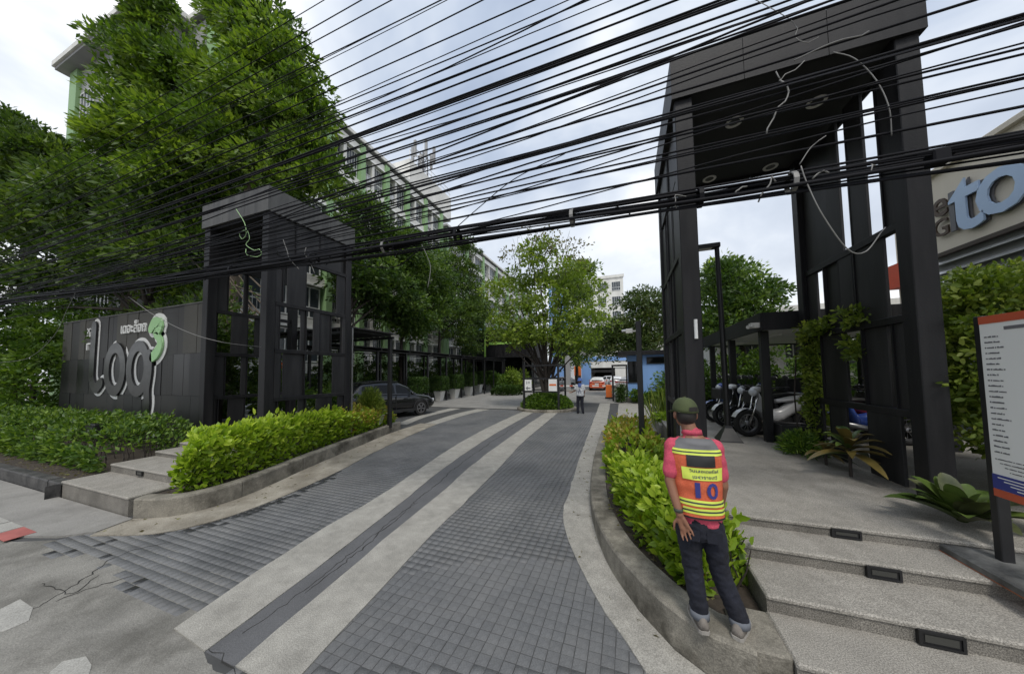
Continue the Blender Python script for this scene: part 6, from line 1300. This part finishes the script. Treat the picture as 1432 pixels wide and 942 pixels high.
obj('watch', MB().lathe([(.030,-.012),(.034,-.010),(.034,.010),(.030,.012)], (.293,2.503,1.115), 16, 'z', True), K['silver'], man, smooth=True)

man.scale = (.90,.95,1.0)
# ---- distant attendant in bucket hat
ax, ay = -2.2, 15.8
pm_ = thing('person', 'person in blue bucket hat and white patterned shirt standing at the island', 'person', (ax, ay, .008))
b = MB(); hc = Vector((ax,ay,1.56)); b.ell(hc, (.075,.09,.115), 12, 8); capsule(b, hc-Vector((0,0,.1)), (ax,ay,1.38), .05, .06); b.ell((ax,ay+.1,1.545), (.014,.02,.025), 6, 5)
for s in (-1,1): b.ell((ax+s*.078,ay,1.55), (.012,.02,.03), 6, 5)
la = [(ax-.17,ay,1.36),(ax-.24,ay-.02,1.12),(ax-.40,ay+.08,1.03)]; ra = [(ax+.17,ay,1.36),(ax+.21,ay+.02,1.10),(ax+.17,ay+.12,.92)]
for A in (la, ra): chain(b, A, [.048,.038,.028], 8)
hand(b, la[2], (-.8,.1,-.15), (0,.8,.5), 1.0, .4); hand(b, ra[2], (0,.5,-.8), (-.6,.3,0), 1.0, .5)
capsule(b, (ax,ay,1.34), (ax,ay,.92), .11, .10)
for s in (-1,1): chain(b, [(ax+s*.085,ay,.90),(ax+s*.10-.02,ay+.01,.48),(ax+s*.12+.0,ay-.02,.10)], [.085,.055,.04], 8)
mesh_part('body', remesh(b, .011, 4), K['skin'], pm_)
K['patshirt'] = mat('white_patterned_shirt', (.50,.53,.60), .85, .5, 14, c2=(.70,.71,.72)); K['bluehat'] = mat('blue_hat', (.07,.12,.33), .85, .15, 6)
b = MB(); b.loft([[(ax+w*math.cos(a), ay+d*math.sin(a), z) for a in np.linspace(0,2*math.pi,21)[:-1]] for z, w, d in ((.86,.19,.135),(1.0,.185,.13),(1.2,.195,.13),(1.36,.19,.115),(1.43,.10,.08))])
for A in (la, ra): capsule(b, A[0], Vector(A[0]).lerp(Vector(A[1]),.75), .068, .062, 8)
mesh_part('shirt', creases(remesh(b, .012, 4), .008, 11), K['patshirt'], pm_)
obj('scarf', MB().loft([[(ax+w*math.cos(a), ay-.01+d*math.sin(a), z) for a in np.linspace(0,2*math.pi,17)[:-1]] for z, w, d in ((1.28,.10,.137),(1.36,.13,.125),(1.44,.095,.095),(1.50,.07,.085))]), K['bluehat'], pm_, smooth=True)
vpm = MB()
for (x, z) in ((-.05,1.05),(.03,1.05),(-.01,1.15)): vpm.box(ax+x-.012,ax+x+.012,ay-.139,ay-.134,z-.07,z+.07)
obj('shirt_print', vpm, K['navy'], pm_)
b = MB(); b.loft([[(ax+w*math.cos(a), ay+d*math.sin(a), z) for a in np.linspace(0,2*math.pi,17)[:-1]] for z, w, d in ((.93,.165,.115),(.86,.172,.12),(.78,.15,.10))])
for s in (-1,1): chain(b, [(ax+s*.085,ay,.86),(ax+s*.10-.02,ay+.01,.48),(ax+s*.12,ay-.02,.09)], [.098,.074,.062], 10)
mesh_part('trousers', creases(remesh(b, .012, 4), .008, 11), K['denim'], pm_)
for s in (-1,1): obj('shoe', MB().ell((ax+s*.125,ay+.06,.045), (.05,.14,.045), 12, 6), K['black'], pm_, smooth=True)
obj('hat', MB().loft([[(ax+r*math.cos(a), ay+r*1.08*math.sin(a), z) for a in np.linspace(0,2*math.pi,21)[:-1]] for r, z in ((.165,1.585),(.10,1.625),(.094,1.70),(.07,1.735),(.01,1.74))]), K['bluehat'], pm_, smooth=True)

pm_.scale = (1.03,1.03,1.03)
# ================================================================== overhead cables
rc = random.Random(11)
XLp, XRp = -30.0, 14.0
def cable(px, py, Y, r, label, group, m=None, sag=.35, tilt=0.0, dz=0.0, name='overhead_cable', wob=0.0):
    """a cable parallel to the street, through the photograph's (px, py) at depth Y, with a little sag"""
    p = at(px, py, Y); pts = []; ph = rc.random()*6
    for x in np.linspace(XLp, XRp, 45):
        u = (x-XLp)/(XRp-XLp); um = (p.x-XLp)/(XRp-XLp); s = -4*sag*(u*(1-u)-um*(1-um))
        pts.append((x, Y+wob*math.sin(x*.7+ph), p.z+s+tilt*(x-p.x)+dz+wob*.6*math.sin(x*.9+ph*2)))
    o = obj(name, MB().tube(pts, r*.84, 5), m or K['cable'], smooth=True); tag(o, label, 'cable', group); return o
def run(ys, Y, rs, label, group, sag=(.2,.4), tl=.013, wob=.006, x=559, tl0=0.0):
    for y in ys: cable(x, y+rc.uniform(-.8,.8), Y+rc.uniform(-.15,.15), rc.choice(rs), label, group, tilt=tl0+rc.uniform(-tl,tl), sag=rc.uniform(*sag), wob=wob)
run((-62,-30,-5,28,30,33,58), 3.6, (.006,.008,.010), 'thin black cable strung high above the pylon roofs', 'high cables')
run((84,106,112), 3.5, (.007,.010), 'thin black cable passing just over the grey capped pylon', 'cables over the lower pylon', tl=.010)
run((136,138,150,166,167,169,171,173,184,196), 3.45, (.007,.010,.013), 'black cable in the middle run crossing the tall pylon roof', 'middle cables', tl=.006, wob=.012)
run((206,208,210), 3.4, (.008,.011), 'black cable crossing the mast in a narrow run', 'mast height cables', tl=.004, wob=.01)
run((245,264,265,268,270), 3.35, (.007,.010,.013), 'black cable crossing below the rooftop mast', 'upper bundle cables', tl=.005, wob=.015)
run((283,285,305,307,321), 3.32, (.008,.011,.014), 'black cable in the run just above the heavy bundle', 'lower cables', tl=.006, wob=.02, tl0=-.012)
run(tuple(rc.uniform(332,353) for k in range(16)), 3.3, (.010,.013,.017,.020), 'black cable in the heavy sagging bundle in front of the pylons', 'bundled cables', sag=(.18,.42), tl=.006, wob=.030, tl0=-.035)
run((352,366,380,392,404,416,428), 3.3, (.008,.011), 'black cable drooping low past the sign wall', 'drooping cables', sag=(.5,1.0), tl=.01, wob=.05, x=110, tl0=.012)
for k, (x, y, tl_, sg_) in enumerate(((559,120,.030,.5),(559,190,-.030,.7),(559,235,.028,.3),(559,298,.034,.6),(559,262,-.024,.8),(716,190,.045,.4),(300,330,.05,.9),(300,352,-.03,.7),(716,60,-.035,.6))):
    cable(x, y, 3.2+.08*k%.4, rc.choice((.007,.009,.011)), 'slack black cable slanting across the other cables', 'crossing cables', tilt=tl_, sag=sg_, wob=.03)
def bundle(px):                                         # the heavy bundle's centre below the photograph's column px
    p0 = at(559, 343, 3.3); X = at(px, 300, 3.3).x; u, um = (X-XLp)/(XRp-XLp), (p0.x-XLp)/(XRp-XLp)
    return Vector((X, 3.3, p0.z-4*.3*(u*(1-u)-um*(1-um))-.035*(X-p0.x)))
# loose ends, ties and loops
def loose(pts, r, m, label, name='loose_cable'):
    o = obj(name, MB().tube(smooth_path([at(*p) for p in pts], .04), r*.48, 6), m, smooth=True); tag(o, label, 'cable'); return o
loose([(180,415,3.3),(215,440,3.35),(260,463,3.4),(310,478,3.45),(365,485,4.45)], .011, K['cableg'], 'pale cable sloping down from the bundle to the grey capped pylon post')
loose([(0,507,3.6),(40,500,3.5),(75,470,3.4),(95,430,3.35),(105,410,3.3)], .010, K['cableg'], 'thin grey wire looping up from the leafy bank')
loose([(330,292,3.3),(342,312,3.3),(344,328,3.3),(338,334,3.3),(335,326,3.28),(345,322,3.3),(349,334,3.3),(344,342,3.3),(356,350,3.3),(362,348,3.3),(366,354,3.3),(360,359,3.3),(345,356,3.3),(344,348,3.3)], .010, K['limewire'], 'curled lime green wire tied to the bundle at the grey capped pylon')
loose([(1120,232,3.2),(1128,255,3.2),(1150,300,3.2),(1185,348,3.3),(1210,352,3.4),(1232,325,3.6),(1238,318,4.0)], .010, K['cableg'], 'grey cable looping below the bundle beside the tall pylon')
loose([(1090,112,3.3),(1100,118,3.3),(1103,128,3.3),(1098,142,3.3),(1088,150,3.3),(1082,165,3.3),(1073,180,3.3),(1072,188,3.3)], .014, K['cableg'], 'thick frayed pale cable end hanging under the tall pylon roof')
loose([(1085,100,3.3),(1092,112,3.3),(1098,104,3.3),(1112,98,3.3),(1125,85,3.3)], .010, K['cableg'], 'twisted pale wire tie above the frayed cable end')
loose([(1110,85,3.3),(1150,66,3.3),(1180,55,3.3),(1205,50,3.3),(1215,44,3.3)], .013, K['cableg'], 'pale bunched wire lying along the upper cables at the tall pylon')
loose([(1165,73,3.3),(1195,82,3.3),(1225,112,3.3),(1243,150,3.3),(1247,190,3.35)], .009, K['cableg'], 'thin pale wire arcing down across the tall pylon front post')
loose([(1118,230,3.25),(1135,205,3.25),(1155,190,3.25)], .009, K['cableg'], 'short pale wire crossing diagonally below the downlights')
loose([(590,342,3.3),(596,355,3.3),(602,372,3.3),(600,392,3.3),(598,402,3.3)], .008, K['cableg'], 'short pale wire dangling from the bundle against the dark trees')
loose([(480,362,3.3),(500,370,3.3),(530,374,3.3),(560,370,3.3),(590,345,3.3)], .012, K['cable'], 'slack black loop hanging below the bundle')
loose([(396,335,3.3),(402,352,3.3),(405,362,3.3),(418,376,3.3)], .008, K['cableg'], 'knotted grey wire at the bundle before the pylon screen')
loose([(428,346,3.28),(426,356,3.28),(432,362,3.28),(436,372,3.28),(440,382,3.28)], .009, K['cableg'], 'pale cable tie and tail on the heavy bundle')
loose([(1020,-20,3.3),(1108,30,3.3),(1112,52,3.3),(1130,60,3.3),(1145,52,3.3)], .007, K['cableg'], 'fine grey wire curling over the tall pylon fascia')
loose([(625,330,3.3),(670,290,3.3),(720,250,3.3),(790,215,3.3)], .011, K['cable'], 'black wire crossing upward from the bundle to the upper run')
for k, (x, y) in enumerate(((300,366),(350,372),(398,362),(446,356),(470,352),(505,350),(560,344),(660,330),(735,322),(860,302),(960,290),(1045,280),(1085,276),(1160,262),(1225,255))):
    q = bundle(x)+Vector((0,-.03,.02)); pts = [q]; d = rc.uniform(-.6,.6)
    for j in range(rc.choice((3,4,5))): pts.append(pts[-1]+Vector((d*.05+rc.gauss(0,.03), rc.gauss(0,.012), -rc.uniform(.01,.07) if j else rc.uniform(-.02,.05))))
    o = obj('wire_tail', MB().tube(smooth_path(pts, .02), rc.choice((.004,.005,.007)), 5), rc.choice((K['cable'],K['cableg'],K['cable'])), smooth=True); tag(o, 'short stray wire tail dangling from the heavy bundle', 'wire', 'wire tails')
sp_ = thing('splice_box', 'black cable splice box strapped to the heavy bundle beside the tall pylon', 'splice box', tuple(bundle(1318)))
q = bundle(1318)+Vector((0,0,.02)); obj('housing', MB().bbox(q.x-.05,q.x+.05,3.25,3.35,q.z-.06,q.z+.04,.010), K['cable'], sp_); obj('cable_gland', MB().tube([(q.x+.05,3.3,q.z),(q.x+.09,3.3,q.z+.01)], .014, 8), K['cable'], sp_)
for k, (x, y) in enumerate(((640,326),(540,338),(440,352),(800,308),(980,288),(1110,276),(330,372))):
    q = bundle(x); o = obj('cable_strap', MB().lathe([(.085,-.02),(.092,-.018),(.092,.018),(.085,.02)], (q.x,3.3,q.z), 12, 'x', True), K['cableg'] if k % 2 else K['cable']); tag(o, 'small strap gathering the heavy cable bundle', 'cable strap', 'cable straps')
for x in (XLp, XRp):
    t = thing('utility_pole', 'concrete utility pole carrying the %s end of the cables' % ('sign wall' if x < 0 else 'shop building'), 'utility pole', (x,3.4,.0))
    obj('pole', MB().loft([[(x+a*s,3.4+a*s2,z) for s,s2 in ((-1,-1),(1,-1),(1,1),(-1,1))] for a,z in ((.16,-.05),(.10,12))]), K['conc'], t); obj('crossarm', MB().box(x-.06,x+.06,2.9,3.9,9.0,9.12), K['steel'], t); obj('crossarm', MB().box(x-.06,x+.06,2.9,3.9,4.3,4.42), K['steel'], t)
